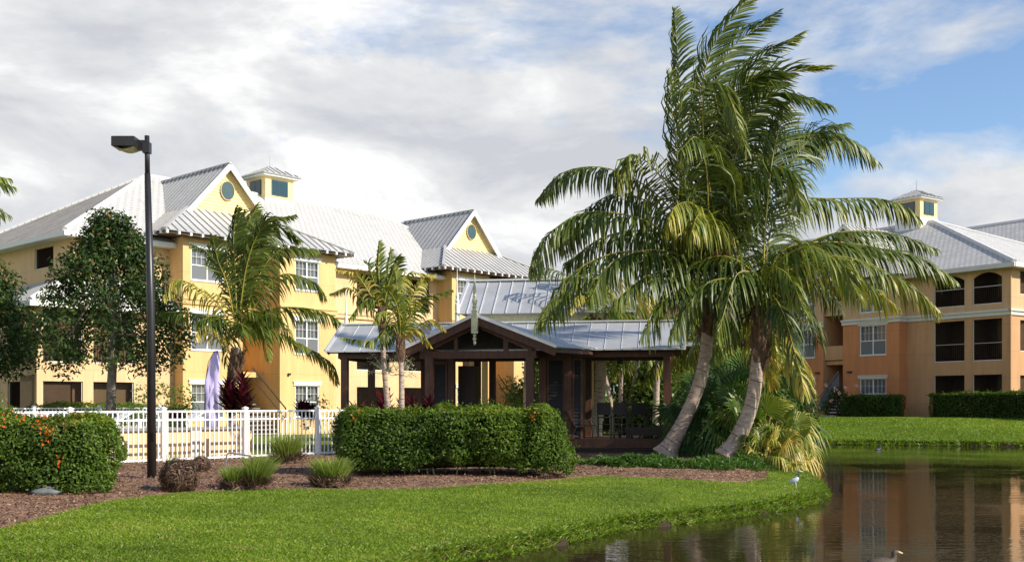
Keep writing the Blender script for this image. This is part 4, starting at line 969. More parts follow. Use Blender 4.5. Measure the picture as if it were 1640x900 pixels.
# raised pool surround: retaining wall, coping, deck
PW = thing('pool_wall', 'low beige stucco wall with grey coping behind the white fence', 'wall', (-8.87, 27, 0), FA)
w = MB(); w.box(-14, 3.5, 1.3, 1.55, -.1, .86); w.build('wall', MT['peach'], PW)
w = MB(); w.box(-14, 3.55, 1.22, 1.62, .86, .93); w.build('coping', MT['stonecap'], PW)
k = -12.8
pr = MB()
while k < 3.5: pr.box(k - .15, k + .15, 1.24, 1.3, -.1, .86); k += 2.9
pr.build('pilaster', MT['deckc'], PW)
dk = MB(); dk.box(-14, 3.5, 1.62, 10.9, .3, .84); o = dk.build('pool_deck', MT['deckc'], loc=(-8.87, 27, 0)); o.rotation_euler.z = FA; tag(o, kind='structure')
def lounger():
    root = thing('pool_lounger', 'white lounger', 'sun lounger', group='white loungers on the pool deck')
    f = MB()
    f.box(-.3, .3, -.7, .95, .26, .31); f.build('seat', MT['plastic'], root)
    f = MB(); f.slab([(-.3, -.7, .31), (.3, -.7, .31), (.3, -1.05, .52), (-.3, -1.05, .52)], .03); f.build('backrest', MT['plastic'], root)
    for x in (-.26, .26):
        for y in (-.6, .8): l_ = MB(); l_.box(x - .025, x + .025, y - .025, y + .025, 0, .26); l_.build('leg', MT['plastic'], root)
    return root
l0 = lounger(); spots = [(-9.6, 'leftmost, just right of the left hedge'), (-7.2, 'second from the left, behind the lamp post'), (-4.9, 'third from the left, behind the fence'), (-2.9, 'fourth from the left, behind the fence'), (-.6, 'below the lilac flag'), (1.6, 'rightmost, nearest the middle hedge')]
for i, (x, nm) in enumerate(spots):
    o = l0 if i == 0 else copy_tree(l0); yy = 2.75; c, s = math.cos(FA), math.sin(FA)
    o.location = (-8.87 + x * c - yy * s, 27 + x * s + yy * c, .84); o.rotation_euler.z = FA + R(82)
    o['label'] = 'white pool lounger on the raised deck, ' + nm

# ------------------------------------------------------------------ lamp post
LP = thing('lamp_post', 'tall black lamp post with a single square floodlight head, beside the left hedge', 'street lamp', (-7.4, 21.8, 0))
zb = gz(-7.4, 21.8)
p = MB(); p.tube([(0, 0, zb - .1), (-.02, 0, 3.5), (-.09, 0, 6.3)], [.095, .082, .062], 16); p.tube([(-.09, 0, 6.25), (-.10, 0, 7.08)], [.052, .05], 14); p.build('pole', MT['pole'], LP, smooth=True)
p = MB(); p.box(-.28, -.14, -.06, .06, 6.78, 6.98); p.box(-.17, -.03, -.08, .08, 6.72, 6.94); p.build('bracket', MT['pole'], LP)
p = MB(); p.box(-.16, .16, -.16, .16, zb + .02, zb + .05); po_ = p.build('base_plate', MT['pole'], LP)
for bx__ in (-.12, .12):
    for by__ in (-.12, .12): p = MB(); p.tube([(bx__, by__, zb + .05), (bx__, by__, zb + .10)], .014, 6); p.build('bolt', MT['rust'], po_)
h = MB(); x0, x1 = -.74, -.27
h.box(x0, x1, -.26, .22, 6.82, 7.01); ho = h.build('lamp_head', MT['pole'], LP); h = MB(); h.box(x0 + .02, x1 - .02, -.24, .20, 7.01, 7.02); h.build('lamp_lid', MT['pole'], ho)
h = MB(); n = 8
for i in range(n):
    a, b_ = i / n, (i + 1) / n; f_ = lambda t: 6.815 - .055 * math.sin(t * math.pi)
    h.poly([(x0 + .04 + .4 * a, -.23, f_(a)), (x0 + .04 + .4 * b_, -.23, f_(b_)), (x0 + .04 + .4 * b_, .19, f_(b_)), (x0 + .04 + .4 * a, .19, f_(a))])
h.build('lens', MT['lens'], ho)
p = MB(); p.box(.055, .10, -.12, -.06, .85, 1.0); p.build('hand_hole_cover', MT['black'], LP)

# ------------------------------------------------------------------ lilac feather flag
FG = thing('feather_flag', 'tall lilac feather flag standing on the pool deck left of the coconut palm', 'flag', (-9.9, 35, .84))
p = MB(); pts = [(0.17, 0, -.1), (0.20, 0, 1.2)]; pts = [(.19, 0, -.8), (.20, 0, .6), (.19, 0, 1.6), (.13, 0, 2.2), (.02, 0, 2.45)]
pts = [(-.26, 0, -.8), (-.25, 0, .6), (-.21, 0, 1.5), (-.12, 0, 2.1), (0.05, 0, 2.42), (.2, 0, 2.48)]; p.tube(pts, .012, 6); p.build('flag_pole', MT['black'], FG)
V = []; F = []; nv, nu = 26, 8
for i in range(nv):
    t = i / (nv - 1); z = -.25 + 2.72 * t
    xl = -.25 + .02 * t + .30 * max(0, (t - .55) / .45) ** 1.8; xr = .24 - .02 * (1 - t); xr = .25 if t < .9 else .25 - .05 * ((t - .9) / .1) ** 2
    for j in range(nu):
        s_ = j / (nu - 1); V.append((xl + (xr - xl) * s_, .035 * math.sin(s_ * 9 + t * 7) * (.4 + s_) + .02 * math.sin(t * 19 + s_ * 3), z))
for i in range(nv - 1):
    for j in range(nu - 1): a = i * nu + j; F.append((a, a + 1, a + nu + 1, a + nu))
o = np_mesh('flag_cloth', V, F, MT['flag'], parent=FG, smooth=True)
md = o.modifiers.new('thick', 'SOLIDIFY'); md.thickness = .004
g = MB(); g.poly([(.02, -.065, .55), (.10, -.065, .75), (.06, -.065, 1.05), (-.02, -.065, .8)]); g.poly([(.0, -.062, 1.1), (.09, -.062, 1.3), (.07, -.062, 1.5), (.02, -.062, 1.3)]); g.build('flag_print', MT['flagw'], FG)

# ------------------------------------------------------------------ small things
def rock(x, y, s, label):
    bm = bmesh.new(); bmesh.ops.create_icosphere(bm, subdivisions=3, radius=1)
    for v in bm.verts:
        k = 1 + .12 * math.sin(v.co.x * 5 + 1) * math.cos(v.co.y * 4) + .08 * math.sin(v.co.z * 7); v.co = Vector((v.co.x * s * k, v.co.y * s * .7 * k, v.co.z * s * .38 * k))
    me = bpy.data.meshes.new('rock'); bm.to_mesh(me); bm.free(); me.materials.append(MT['rockm']); me.polygons.foreach_set('use_smooth', [True] * len(me.polygons))
    o = bpy.data.objects.new('rock', me); COL.objects.link(o); o.location = (x, y, mulch_z(x, y) + s * .12); tag(o, label, 'rock')
rock(-7.9, 18.0, .26, 'flat grey rock on the mulch under the left hedge')
rock(-6.75, 19.6, .09, 'small pale stone on the mulch between the left hedge and the lamp post')
pp = MB(); pp.tube([(-.30, 0, -.05), (-.26, 0, .33), (-.20, 0, .38), (.28, .05, .30), (.33, .05, .24)], .022, 8)
o = pp.build('bent_pipe', MT['rust'], loc=(-6.3, 24.4, mulch_z(-6.3, 24.4))); tag(o, 'bent grey metal pipe sticking out of the mulch in front of the fence', 'pipe')
# birds
def bird(name, label, loc, chain, mat, rz=0.0, extra=None):
    root = thing(name, label, 'bird', loc, rz); b = MB(); b.tube([c[:3] for c in chain], [c[3] for c in chain], 12)
    if extra: extra(b)
    b.build('body', mat, root, smooth=True); return root
hm = material('pale_blue_plumage', (0.50, 0.54, 0.66), 0.7, vary=.12, vscale=20); hd = material('dark_plumage', (0.05, 0.06, 0.09), 0.7); hy = material('yellow_leg', (0.45, 0.36, 0.10), 0.6); hb = material('brown_plumage', (0.07, 0.05, 0.035), 0.7, vary=.3, vscale=20); hbk = material('orange_bill', (0.70, 0.42, 0.20), 0.5)
zz = gz(5.85, 21.9)
def legs(b):
    for y in (-.03, .03): b.tube([(0.0, y, .17), (.015, y, .09), (0, y, 0)], .008, 6); b.tube([(0, y, .004), (.05, y, .004)], .006, 5)
br = bird('heron', 'small pale blue wading bird with dark neck standing on the grassy bank', (5.85, 21.9, zz), [(-.13, 0, .15, .012), (-.09, 0, .165, .035), (-.03, 0, .185, .055), (.03, 0, .22, .045), (.055, 0, .26, .022)], hm, R(-15), legs)
b = MB(); b.tube([(.045, 0, .25), (.07, 0, .29), (.055, 0, .335), (.065, 0, .375), (.085, 0, .385)], [.02, .014, .012, .015, .013], 8); b.build('neck', hd, br, smooth=True)
b = MB(); b.tube([(.06, 0, .383), (.085, 0, .390), (.11, 0, .383), (.17, 0, .368)], [.012, .017, .009, .002], 8); b.build('head', MT['white'], br, smooth=True)
dz = WATER_Z
bd = bird('duck', 'brown duck with orange bill swimming at the bottom edge of the pond', (4.42, 12.62, dz), [(-.20, 0, .07, .01), (-.14, 0, .05, .05), (-.02, 0, .035, .08), (.08, 0, .045, .07), (.12, 0, .085, .045), (.13, 0, .13, .03), (.125, 0, .165, .034), (.15, 0, .18, .03), (.17, 0, .178, .02)], hb, R(5))
b = MB(); b.tube([(.165, 0, .178), (.20, 0, .17), (.235, 0, .160)], [.018, .014, .008], 8); b.build('bill', hbk, bd, smooth=True)
bd = bird('cormorant', 'tiny dark waterbird far out on the pond near the opposite bank', (15.2, 44.0, dz), [(-.30, 0, .02, .03), (-.1, 0, .04, .09), (.1, 0, .05, .08), (.16, 0, .12, .035), (.17, 0, .26, .025), (.19, 0, .33, .03), (.22, 0, .34, .025)], hd, R(20))
b = MB(); b.tube([(.22, 0, .34), (.32, 0, .345)], [.012, .004], 6); b.build('bill', hd, bd)
bd.scale = (.55, .55, .55)

# ------------------------------------------------------------------ palms
def catmull(P, n):
    P = np.asarray(P, float); Q = np.vstack([2 * P[0] - P[1], P, 2 * P[-1] - P[-2]]); out = []
    m = len(P) - 1
    for k in range(n):
        t = k / (n - 1) * m; i = min(int(t), m - 1); f = t - i; a, b, c, d = Q[i], Q[i + 1], Q[i + 2], Q[i + 3]
        out.append(.5 * ((2 * b) + (-a + c) * f + (2 * a - 5 * b + 4 * c - d) * f * f + (-a + 3 * b - 3 * c + d) * f ** 3))
    return np.array(out)
def frond_geo(curve, leaf=1.0, per_m=13, width=.042, droop=1.0, tint=.45, wind=(.22, 0, 0), s0=.13, rr=.03, yref=(0, 1, 0)):
    n = 26; C = catmull(curve, n); T = unit(np.gradient(C, axis=0)); length = np.linalg.norm(np.diff(C, axis=0), axis=1).sum()
    LVv = Leaves()
    # midrib, 4 sided
    ref = np.array([0.02, .9, .3]); X_ = unit(np.cross(T, ref)); Y_ = np.cross(T, X_); rad = np.linspace(rr, .004, n)[:, None]
    ring = np.stack([C + X_ * rad, C + Y_ * rad, C - X_ * rad, C - Y_ * rad], 1).reshape(-1, 3)
    F = [(i * 4 + k, i * 4 + (k + 1) % 4, (i + 1) * 4 + (k + 1) % 4, (i + 1) * 4 + k) for i in range(n - 1) for k in range(4)]
    LVv.add(ring, np.array(F), np.full(len(F), .88 + .08 * rng.random()))
    k = int(length * per_m); s = np.linspace(s0, .995, k)
    for side in (-1, 1):
        ss = np.clip(s + rng.normal(0, .006, k), 0, .999); f = ss * (n - 1); i = f.astype(int); w = (f - i)[:, None]; i2 = np.minimum(i + 1, n - 1)
        p = C[i] * (1 - w) + C[i2] * w; t = unit(T[i] * (1 - w) + T[i2] * w)
        up = np.array([0, 0, 1.0]); vz = (t[:, 2:3] ** 2); nref = unit(up * (1 - vz) + np.array(yref) * vz * 1.1 + 1e-4)
        S = unit(np.cross(t, nref)) * side; U = np.cross(S * side, t)
        ln = leaf * (.42 + .62 * np.sin(np.pi * np.clip(ss, 0, 1) ** .75)) * np.where(ss > .9, 1 - (ss - .9) * 4, 1) * rng.uniform(.82, 1.12, k)
        fw = (1.15 - .5 * min(droop, 1.6)) + .7 * ss ** 2.2
        ph = rng.uniform(0, 6.28, 2); lf_ = np.sin(ss * 13 + ph[0]) * .14 + np.sin(ss * 31 + ph[1]) * .07
        d = unit(t * (fw + lf_)[:, None] + S * .85 + U * (.20 + lf_ * .9)[:, None] + rng.normal(0, .10, (k, 3)))
        W = t + rng.normal(0, .25, (k, 3)); pts = [p]; dirs = d.copy(); q = p.copy()
        g = np.array([0, 0, -1.0]) * droop + (np.array([.62, 0, .35]) if droop < .8 else np.array(wind))
        for seg in range(3):
            dd = unit(dirs + g * ((.22 if droop < 1 else .50) + .48 * seg) * rng.uniform(.6, 1.3, (k, 1))); q = q + dd * (ln / 3)[:, None]; pts.append(q.copy()); dirs = dd
        ws = [.6, 1.0, .8, .06]; rows = []
        for a, (pt, ww) in enumerate(zip(pts, ws)):
            dloc = unit((pts[min(a + 1, 3)] - pts[max(a - 1, 0)])); Wp = unit(W - dloc * np.sum(W * dloc, 1, keepdims=True)) * width * ww / 2
            rows += [pt - Wp, pt + Wp]
        V = np.stack(rows, 1).reshape(-1, 3); b = np.arange(k)[:, None] * 8
        F = np.stack([b + np.array([[0, 1, 3, 2]]), b + np.array([[2, 3, 5, 4]]), b + np.array([[4, 5, 7, 6]])], 1).reshape(-1, 4)
        tl = np.clip(tint + rng.normal(0, .11, k) + .10 * (ss > .85) + .05 * np.sin(ss * 23 + rng.random() * 6), 0, 1); tt_ = np.repeat(tl, 3).reshape(k, 3)
        tt_[:, 2] = np.clip(tt_[:, 2] + rng.uniform(0, .22, k), 0, 1)
        LVv.add(V, F, tt_.ravel())
    return LVv
def trunk_mesh(path, r0, r1, flare, parent, seg=70, mat='bark', name='trunk', rings=True):
    C = catmull(path, seg); m = MB(); rads = []
    for i in range(seg):
        t = i / (seg - 1); r = r0 + (r1 - r0) * t + flare * math.exp(-t * 9)
        if rings: r *= 1 + .035 * ((i % 3) / 2.0) + .012 * math.sin(i * 2.1)
        rads.append(r)
    m.tube(C, rads, 18); o = m.build(name, MT[mat], parent, smooth=True)
    if rings:
        g = MB(); k = 3
        while k < seg - 3:
            a0 = random.uniform(0, 6.28); span = random.uniform(2.2, 5.8); d = Vector(C[k + 1] - C[k - 1]).normalized(); x = d.cross(Vector((.3, .95, 0))).normalized(); y = d.cross(x); pts = []
            for q in range(9):
                a = a0 + span * q / 8; tilt = .02 * math.sin(a * 2); pts.append(Vector(C[k]) + (x * math.cos(a) + y * math.sin(a)) * rads[k] * 1.0 + d * tilt)
            g.tube(pts, [.002] + [.011] * 7 + [.002], 4); k += random.choice((2, 3, 3, 4))
        g.build('leaf_scars', MT['boot'], o)
    return o
def boots(parent, c, dirv, h, r, n=26):
    m = MB(); c = Vector(c); d = Vector(dirv).normalized()
    m.tube([c - d * h * .55, c - d * h * .2, c + d * h * .3, c + d * h * .6], [r * .8, r * 1.15, r * 1.2, r * .5], 14)
    for i in range(n):
        a = i * 2.4; q = -.5 + 1.0 * i / n; x = d.cross(Vector((0.2, 1, 0))).normalized(); y = d.cross(x); o_ = (x * math.cos(a) + y * math.sin(a))
        p = c + d * h * q + o_ * r * .85; m.tube([p - d * .12, p + o_ * r * .35 + d * .10, p + o_ * r * (.5 + .5 * random.random()) + d * .32 * random.uniform(.6, 1.2)], [.05, .07, .012], 5)
    return m.build('leaf_bases', MT['boot'], parent)
def palm(name, label, root_loc, trunk, r0, r1, flare, crown, fronds, leaf, width, per_m=13, boot=(.9, .26), rr=.03, cat='palm tree', dmul=1.0):
    root = thing(name, label, cat, root_loc); Lr = np.array(root_loc)
    trunk_mesh([np.array(p) - Lr for p in trunk], r0, r1, flare, root)
    td = Vector(np.array(trunk[-1]) - np.array(trunk[-2])); boots(root, np.array(crown) - Lr - np.array(td.normalized()) * boot[0] * .35, td, boot[0], boot[1])
    for (pts, dr, ti, lf) in fronds:
        g = frond_geo([np.array(p) - Lr for p in pts], leaf * lf, per_m, width, dr * dmul, ti, rr=rr); g.build('frond', LF['palm'], root)
    return root
def to_world(px, py, d): return np.array([(px - 820) / 1700 * d, d, 1.6 + (645 - py) / 1700 * d])
def mk(crown_px, d, specs):
    """each spec: pixels the midrib passes through, depth the tip moves (m, + = away), droop, tint, leaf length"""
    out = []
    for pxs, dy, dr, ti, lf in specs:
        P = [crown_px] + pxs; n = len(P); out.append(([to_world(*p, d + dy * (i / (n - 1)) ** 1.3) if i else to_world(*p, d) for i, p in enumerate(P)], dr, ti, lf))
    return out
def ring_fronds(crown, n, length, elev, depth_bias=0, droop=1.2, tint=.35, lf=1.0, sag=.55, seed=1):
    """fronds that fill the crown all round: arching out and down"""
    r = random.Random(seed); out = []
    for i in range(n):
        a = 2 * math.pi * (i + r.random() * .6) / n; e = R(r.uniform(*elev)); Ln = length * r.uniform(.8, 1.1)
        h = np.array([math.cos(a), math.sin(a), 0]); c = np.array(crown); P = []
        for t in (0, .3, .62, 1.0):
            P.append(c + h * Ln * t * math.cos(e) * (1 - .12 * t) + np.array([0, 0, Ln * (math.sin(e) * t - sag * t ** 2.1)]))
        out.append((P, droop * r.uniform(.8, 1.2), tint + r.uniform(-.12, .15), lf * r.uniform(.85, 1.1)))
    return out

# 1. the big coconut palm in front of the gazebo
d1 = 29.4; b1 = to_world(1064, 730, d1); cr = (1136, 452)
tr1 = [b1, to_world(1078, 706, d1), to_world(1100, 664, d1), to_world(1119, 617, d1), to_world(1130, 568, d1), to_world(1133, 522, d1), to_world(1134, 470, d1)]
S1 = [
 ([(1112, 330), (1092, 190), (1086, 95), (1080, 18)], .6, .30, .34, .72), ([(1120, 300), (1120, 190), (1140, 80), (1205, -12)], -.4, .35, .35, .85),
 ([(1135, 320), (1140, 190), (1168, 85), (1245, 22)], .8, .5, .25, .85), ([(1145, 320), (1160, 210), (1200, 110), (1285, 55)], 1.2, .6, .45, .85),
 ([(1150, 330), (1180, 235), (1228, 130), (1325, 108)], .2, .6, .50, .9), ([(1156, 350), (1190, 215), (1240, 150), (1330, 170)], -1.6, .9, .35, .9),
 ([(1148, 380), (1128, 240), (1130, 140), (1165, 150), (1195, 240)], -1.8, 1.3, .5, .9), ([(1118, 370), (1096, 300), (1080, 210), (1072, 120)], -1.0, .45, .38, .8),
 ([(1105, 370), (1060, 285), (1010, 247), (988, 300)], -.8, 1.5, .55, .9), ([(1110, 385), (1050, 310), (975, 270), (905, 275), (862, 318)], 1.2, 1.4, .30, .85),
 ([(1100, 400), (1030, 352), (940, 340), (880, 375), (850, 430)], -.8, 1.7, .38, 1.0), ([(1095, 420), (1010, 402), (935, 425), (890, 475), (860, 520)], -1.4, 1.6, .40, .95),
 ([(1140, 370), (1112, 328), (1085, 328), (1070, 352)], -2.2, 2.2, .74, 1.0), ([(1150, 400), (1135, 352), (1118, 345), (1108, 372)], -2.3, 2.2, .62, .95), ([(1105, 395), (1040, 370), (965, 380), (905, 425)], .6, 1.7, .25, 1.0),
 ([(1165, 330), (1215, 275), (1262, 272), (1284, 330)], -1.8, 1.5, .42, 1.0), ([(1105, 390), (1048, 330), (985, 310), (925, 350), (900, 400)], 1.8, 1.7, .22, 1.05), ([(1110, 420), (1050, 400), (980, 420), (945, 480)], -2.2, 1.7, .34, 1.0), ([(1150, 320), (1168, 200), (1198, 130), (1262, 120)], -1.2, .7, .3, .9), ([(1160, 350), (1195, 260), (1245, 215), (1300, 235)], 1.6, 1.1, .28, 1.0), ([(1175, 360), (1250, 320), (1330, 318), (1420, 320), (1472, 350)], .5, 1.5, .50, .85),
 ([(1170, 425), (1245, 396), (1320, 390), (1405, 400)], -1.6, 1.6, .45, 1.0), ([(1165, 320), (1225, 235), (1290, 214), (1345, 215), (1402, 258)], 1.0, 1.2, .46, 1.0),

 ([(1135, 350), (1130, 260), (1115, 220), (1090, 240)], -2.6, 1.4, .3, .95), ([(1100, 430), (1040, 440), (985, 480)], -2.0, 1.5, .32, .9), ([(1168, 440), (1215, 450), (1262, 520)], -1.9, 1.5, .4, .9),
]
F1_ = mk(cr, d1, S1) + ring_fronds(to_world(1136, 445, d1), 4, 3.4, (-15, 15), seed=3, tint=.28, sag=.5)
P1 = palm('coconut_palm', 'tallest coconut palm with a curved leaning trunk in front of the gazebo deck', tuple(b1), tr1, .19, .155, .20, to_world(1135, 475, d1), F1_, 1.42, .050, 14.5, (1.2, .21))
nut = MB()
for i in range(7):
    c = Vector(to_world(1150 + 9 * (i % 3), 405 + 10 * (i // 3), d1 - .35 + .12 * (i % 2))) - Vector(b1); nut.tube([c - Vector((0, 0, .13)), c - Vector((0, 0, .08)), c, c + Vector((0, 0, .09)), c + Vector((0, 0, .13))], [.02, .085, .11, .08, .02], 10)
nut.build('coconut', MT['coco'], P1, smooth=True)
# 2. second leaning palm
d2 = 27.9; b2_ = to_world(1163, 733, d2); cr2 = (1222, 470)
tr2 = [b2_, to_world(1180, 705, d2), to_world(1199, 662, d2), to_world(1209, 620, d2), to_world(1214, 575, d2), to_world(1219, 530, d2), to_world(1222, 480, d2)]
S2 = [
 ([(1255, 400), (1340, 388), (1420, 400), (1475, 415), (1528, 448)], .8, 1.1, .45, .95), ([(1260, 430), (1340, 410), (1430, 440), (1505, 500)], -.6, 1.5, .62, .95),
 ([(1250, 440), (1310, 420), (1380, 450), (1435, 490)], -1.4, 1.5, .72, .95), ([(1255, 415), (1330, 375), (1420, 372), (1500, 398)], 1.6, 1.2, .34, .9),
 ([(1236, 530), (1258, 550), (1280, 590), (1288, 630)], -1.2, 1.2, .88, .8), ([(1212, 540), (1225, 575), (1238, 620)], .8, .9, .98, .6),
 ([(1200, 430), (1150, 410), (1090, 440), (1050, 500)], .9, 1.5, .28, .95), ([(1195, 450), (1140, 450), (1100, 490), (1075, 540)], -.9, 1.4, .3, .9),
 ([(1225, 380), (1235, 270), (1250, 200), (1262, 172)], .9, .5, .3, .9), ([(1232, 380), (1260, 280), (1300, 220), (1350, 200)], 1.5, .8, .35, .95),
 
 ([(1245, 420), (1300, 395), (1350, 430), (1378, 480)], -2.0, 1.5, .55, .95), ([(1210, 440), (1180, 440), (1160, 500), (1150, 540)], -1.7, 1.4, .35, .85),
 ([(1230, 430), (1262, 440), (1290, 500)], -2.2, 1.4, .45, .9), ([(1240, 440), (1300, 440), (1345, 495)], 1.8, 1.4, .3, .95), ([(1205, 500), (1170, 520), (1140, 575)], 1.0, 1.2, .45, .8),
]
P2 = palm('coconut_palm', 'second leaning coconut palm at the edge of the pond, right of the tallest one', tuple(b2_), tr2, .185, .165, .17, to_world(1222, 510, d2), mk(cr2, d2, S2) + ring_fronds(to_world(1222, 465, d2), 3, 3.2, (-15, 15), seed=5, tint=.3, sag=.5), 1.32, .049, 14.5, (1.5, .19))
# 3. coconut palm before the yellow building
d3 = 36; b3_ = to_world(372, 702, d3) ; b3_[2] = .8; cr3 = (380, 540)
S3 = [
 ([(384, 430), (392, 370), (412, 330)], .4, .5, .30, .75), ([(398, 420), (420, 360), (470, 345)], -.3, .8, .35, .8), ([(376, 430), (374, 375), (380, 335)], -.6, .4, .28, .7), ([(405, 420), (440, 365), (478, 385)], 1.2, .9, .3, .85),
 ([(365, 450), (338, 410), (308, 392)], .6, .8, .35, .65), ([(352, 490), (318, 462), (282, 448), (262, 478)], -1.0, 1.2, .80, .8), ([(345, 512), (300, 500), (258, 500)], .8, 1.5, .3, .85), ([(350, 540), (325, 520), (312, 545)], -1.6, 1.1, .97, .55),
 ([(415, 480), (450, 440), (500, 450), (520, 478)], -.8, 1.3, .50, .8), ([(420, 500), (470, 492), (520, 500), (548, 520)], .2, 1.5, .40, .85), ([(410, 515), (440, 505), (478, 560)], -1.2, 1.2, .55, .8), ([(420, 525), (470, 545), (520, 575), (540, 612)], .3, 1.3, .70, .8),
 ([(410, 450), (450, 400), (510, 400)], .9, 1.1, .35, .85), ([(392, 440), (410, 380), (438, 350)], -.9, .6, .4, .8), ([(365, 460), (350, 420), (340, 380)], -.9, .7, .3, .75), ([(400, 500), (420, 530), (430, 575)], -1.5, .9, .45, .7), ([(372, 430), (388, 360), (400, 342)], 1.0, .6, .22, .8),
]
P3 = palm('coconut_palm', 'coconut palm with a thick feathery crown in front of the yellow building', tuple(b3_), [b3_, to_world(373, 640, d3), to_world(374, 590, d3), to_world(376, 575, d3), to_world(379, 556, d3)], .14, .15, .06, to_world(379, 572, d3), mk(cr3, d3, S3) + ring_fronds(to_world(380, 535, d3), 5, 2.6, (0, 50), seed=8), 1.02, .054, 12.5, (1.0, .16))
# frond tips of a palm cut by the left edge
d4 = 30; b4 = np.array([-16.6, d4, 0.])
P4 = palm('coconut_palm', 'palm almost wholly beyond the left edge, its frond tips hanging in against the sky', tuple(b4), [b4, b4 + [.1, 0, 3], b4 + [.1, 0, 7.1]], .17, .14, .1, b4 + [.1, 0, 7.2], ring_fronds(b4 + [.1, 0, 7.3], 16, 3.25, (0, 55), seed=12, tint=.45, sag=.45), .8, .045, 11, (1, .2))
# slim palms by the gazebo
def slim(label, px, d, base_py, crown, specs, lean):
    b = to_world(px, base_py, d); b[2] = .1
    return palm('slim_palm', label, tuple(b), [b] + [to_world(*q, d) for q in lean], .085, .055, .05, to_world(*crown, d), mk(crown, d, specs), .72, .052, 14, (.5, .06), rr=.022)
slim('slim palm with bare grey trunk left of the other, in front of the gazebo roof', 629, 29.5, 725, (612, 505), [
 ([(608, 460), (606, 420), (608, 388)], .3, .15, .42, .55), ([(622, 455), (632, 430), (640, 412)], -.3, .4, .4, .6), ([(592, 470), (570, 440), (540, 432)], -.3, .9, .92, .55), ([(590, 490), (560, 462), (530, 470)], .4, 1.0, .5, .6),
 ([(600, 475), (575, 490), (560, 510)], -1, 1, .45, .6), ([(632, 470), (655, 440), (690, 440)], .8, .9, .8, .55), ([(630, 480), (650, 480), (662, 500)], .9, .9, .4, .6), ([(604, 470), (592, 430), (585, 420)], .9, .5, .35, .6), ([(618, 470), (622, 430), (626, 400)], .7, .3, .35, .6)],
 [(622, 660), (616, 600), (613, 545), (612, 510)])
slim('slim palm with yellow green crown right of the other, in front of the gazebo roof', 643, 28.6, 730, (641, 548), [
 ([(640, 500), (636, 460), (632, 425)], .2, .15, .55, .5), ([(655, 510), (685, 478), (722, 465)], -.2, .9, .5, .6), ([(660, 530), (690, 512), (712, 528)], -.5, 1, .95, .55), ([(625, 520), (600, 545), (545, 540)], -.3, 1.0, .5, .5),
 ([(630, 505), (610, 500), (600, 515)], -.5, 1, .7, .6), ([(650, 505), (672, 455), (696, 440)], .6, .8, .9, .5), ([(655, 525), (670, 530), (690, 555)], .6, 1, .9, .5), ([(628, 530), (618, 548), (606, 552)], .7, 1, .4, .5), ([(640, 510), (632, 480), (618, 460)], -.5, .5, .55, .5)],
 [(643, 670), (643, 610), (642, 570), (641, 552)])
# palms behind the gazebo
d5 = 40; b5 = to_world(948, 700, d5); b5[2] = .1
palm('coconut_palm', 'palm with a stout ringed trunk seen through the gazebo behind the bar chairs', tuple(b5), [b5, to_world(957, 650, d5), to_world(961, 600, d5), to_world(958, 545, d5), to_world(957, 510, d5)], .25, .22, .12, to_world(957, 515, d5), mk((957, 500), d5, [
 ([(930, 460), (905, 470), (880, 520)], 0, 1.2, .5, .9), ([(985, 450), (1020, 462), (1040, 500)], -1.5, 1.3, .93, .9), ([(1000, 480), (1035, 470), (1062, 500)], -1, 1.3, .9, .85), ([(940, 440), (925, 415), (905, 420)], 1, 1.0, .4, .9), ([(965, 440), (985, 420), (1010, 430)], 1, 1, .5, .9), ([(935, 475), (920, 480), (915, 500)], -1.2, 1, .85, .7), ([(940, 460), (880, 430), (850, 440)], .6, 1.2, .35, .9)])
 + ring_fronds(to_world(957, 500, d5), 10, 3.0, (-15, 50), seed=21, tint=.4), .95, .06, 10, (1.0, .3))
for i, (px, d, h, tnt, lb) in enumerate([(905, 52, 6.3, .3, 'far palm whose dark crown shows left of the tallest coconut palm'), (1120, 38, 3.9, .55, 'palm hanging yellow green fronds behind the gazebo corner post'), (1190, 36, 3.5, .72, 'yellowing palm between and behind the two leaning trunks'), (1050, 47, 4.6, .5, 'garden palm behind the right half of the gazebo'), (842, 50, 6.6, .28, 'far dark palm showing above the metal roof of the pavilion')]):
    b = to_world(px, 700, d); b[2] = .1; c = b + np.array([.1, 0, h])
    palm('garden_palm', lb, tuple(b), [b, b + [.05, 0, h * .5], c], .14, .12, .06, c, ring_fronds(c, 13, 2.5 + .2 * (i % 2), (-20, 62), seed=30 + i, tint=tnt, sag=.6), .85, .065, 9, (.8, .22))
# triple pale trunks through the gazebo
b = to_world(992, 690, 50); b[2] = .1; TP = thing('clump_palm', 'clump of three pale slender palm trunks seen through the gazebo behind the bar chairs', 'palm tree', tuple(b))
for k, dx in enumerate((-.32, .05, .42)):
    top = np.array([dx * 2.6, .2 * k, 3.6 + .3 * k]); mbm = MB(); mbm.tube([(dx, .1 * k, 0), (dx * 1.3, .1 * k, 1.6), top], [.12, .10, .09], 10); mbm.build('trunk', MT['bark'], TP, smooth=True)
    for fr in ring_fronds(top, 9, 2.3, (-25, 60), seed=50 + k, tint=.6, sag=.6): frond_geo(fr[0], .8, 9, .06, fr[1], fr[2]).build('frond', LF['palm'], TP)
# dead hanging frond
fan_up = None

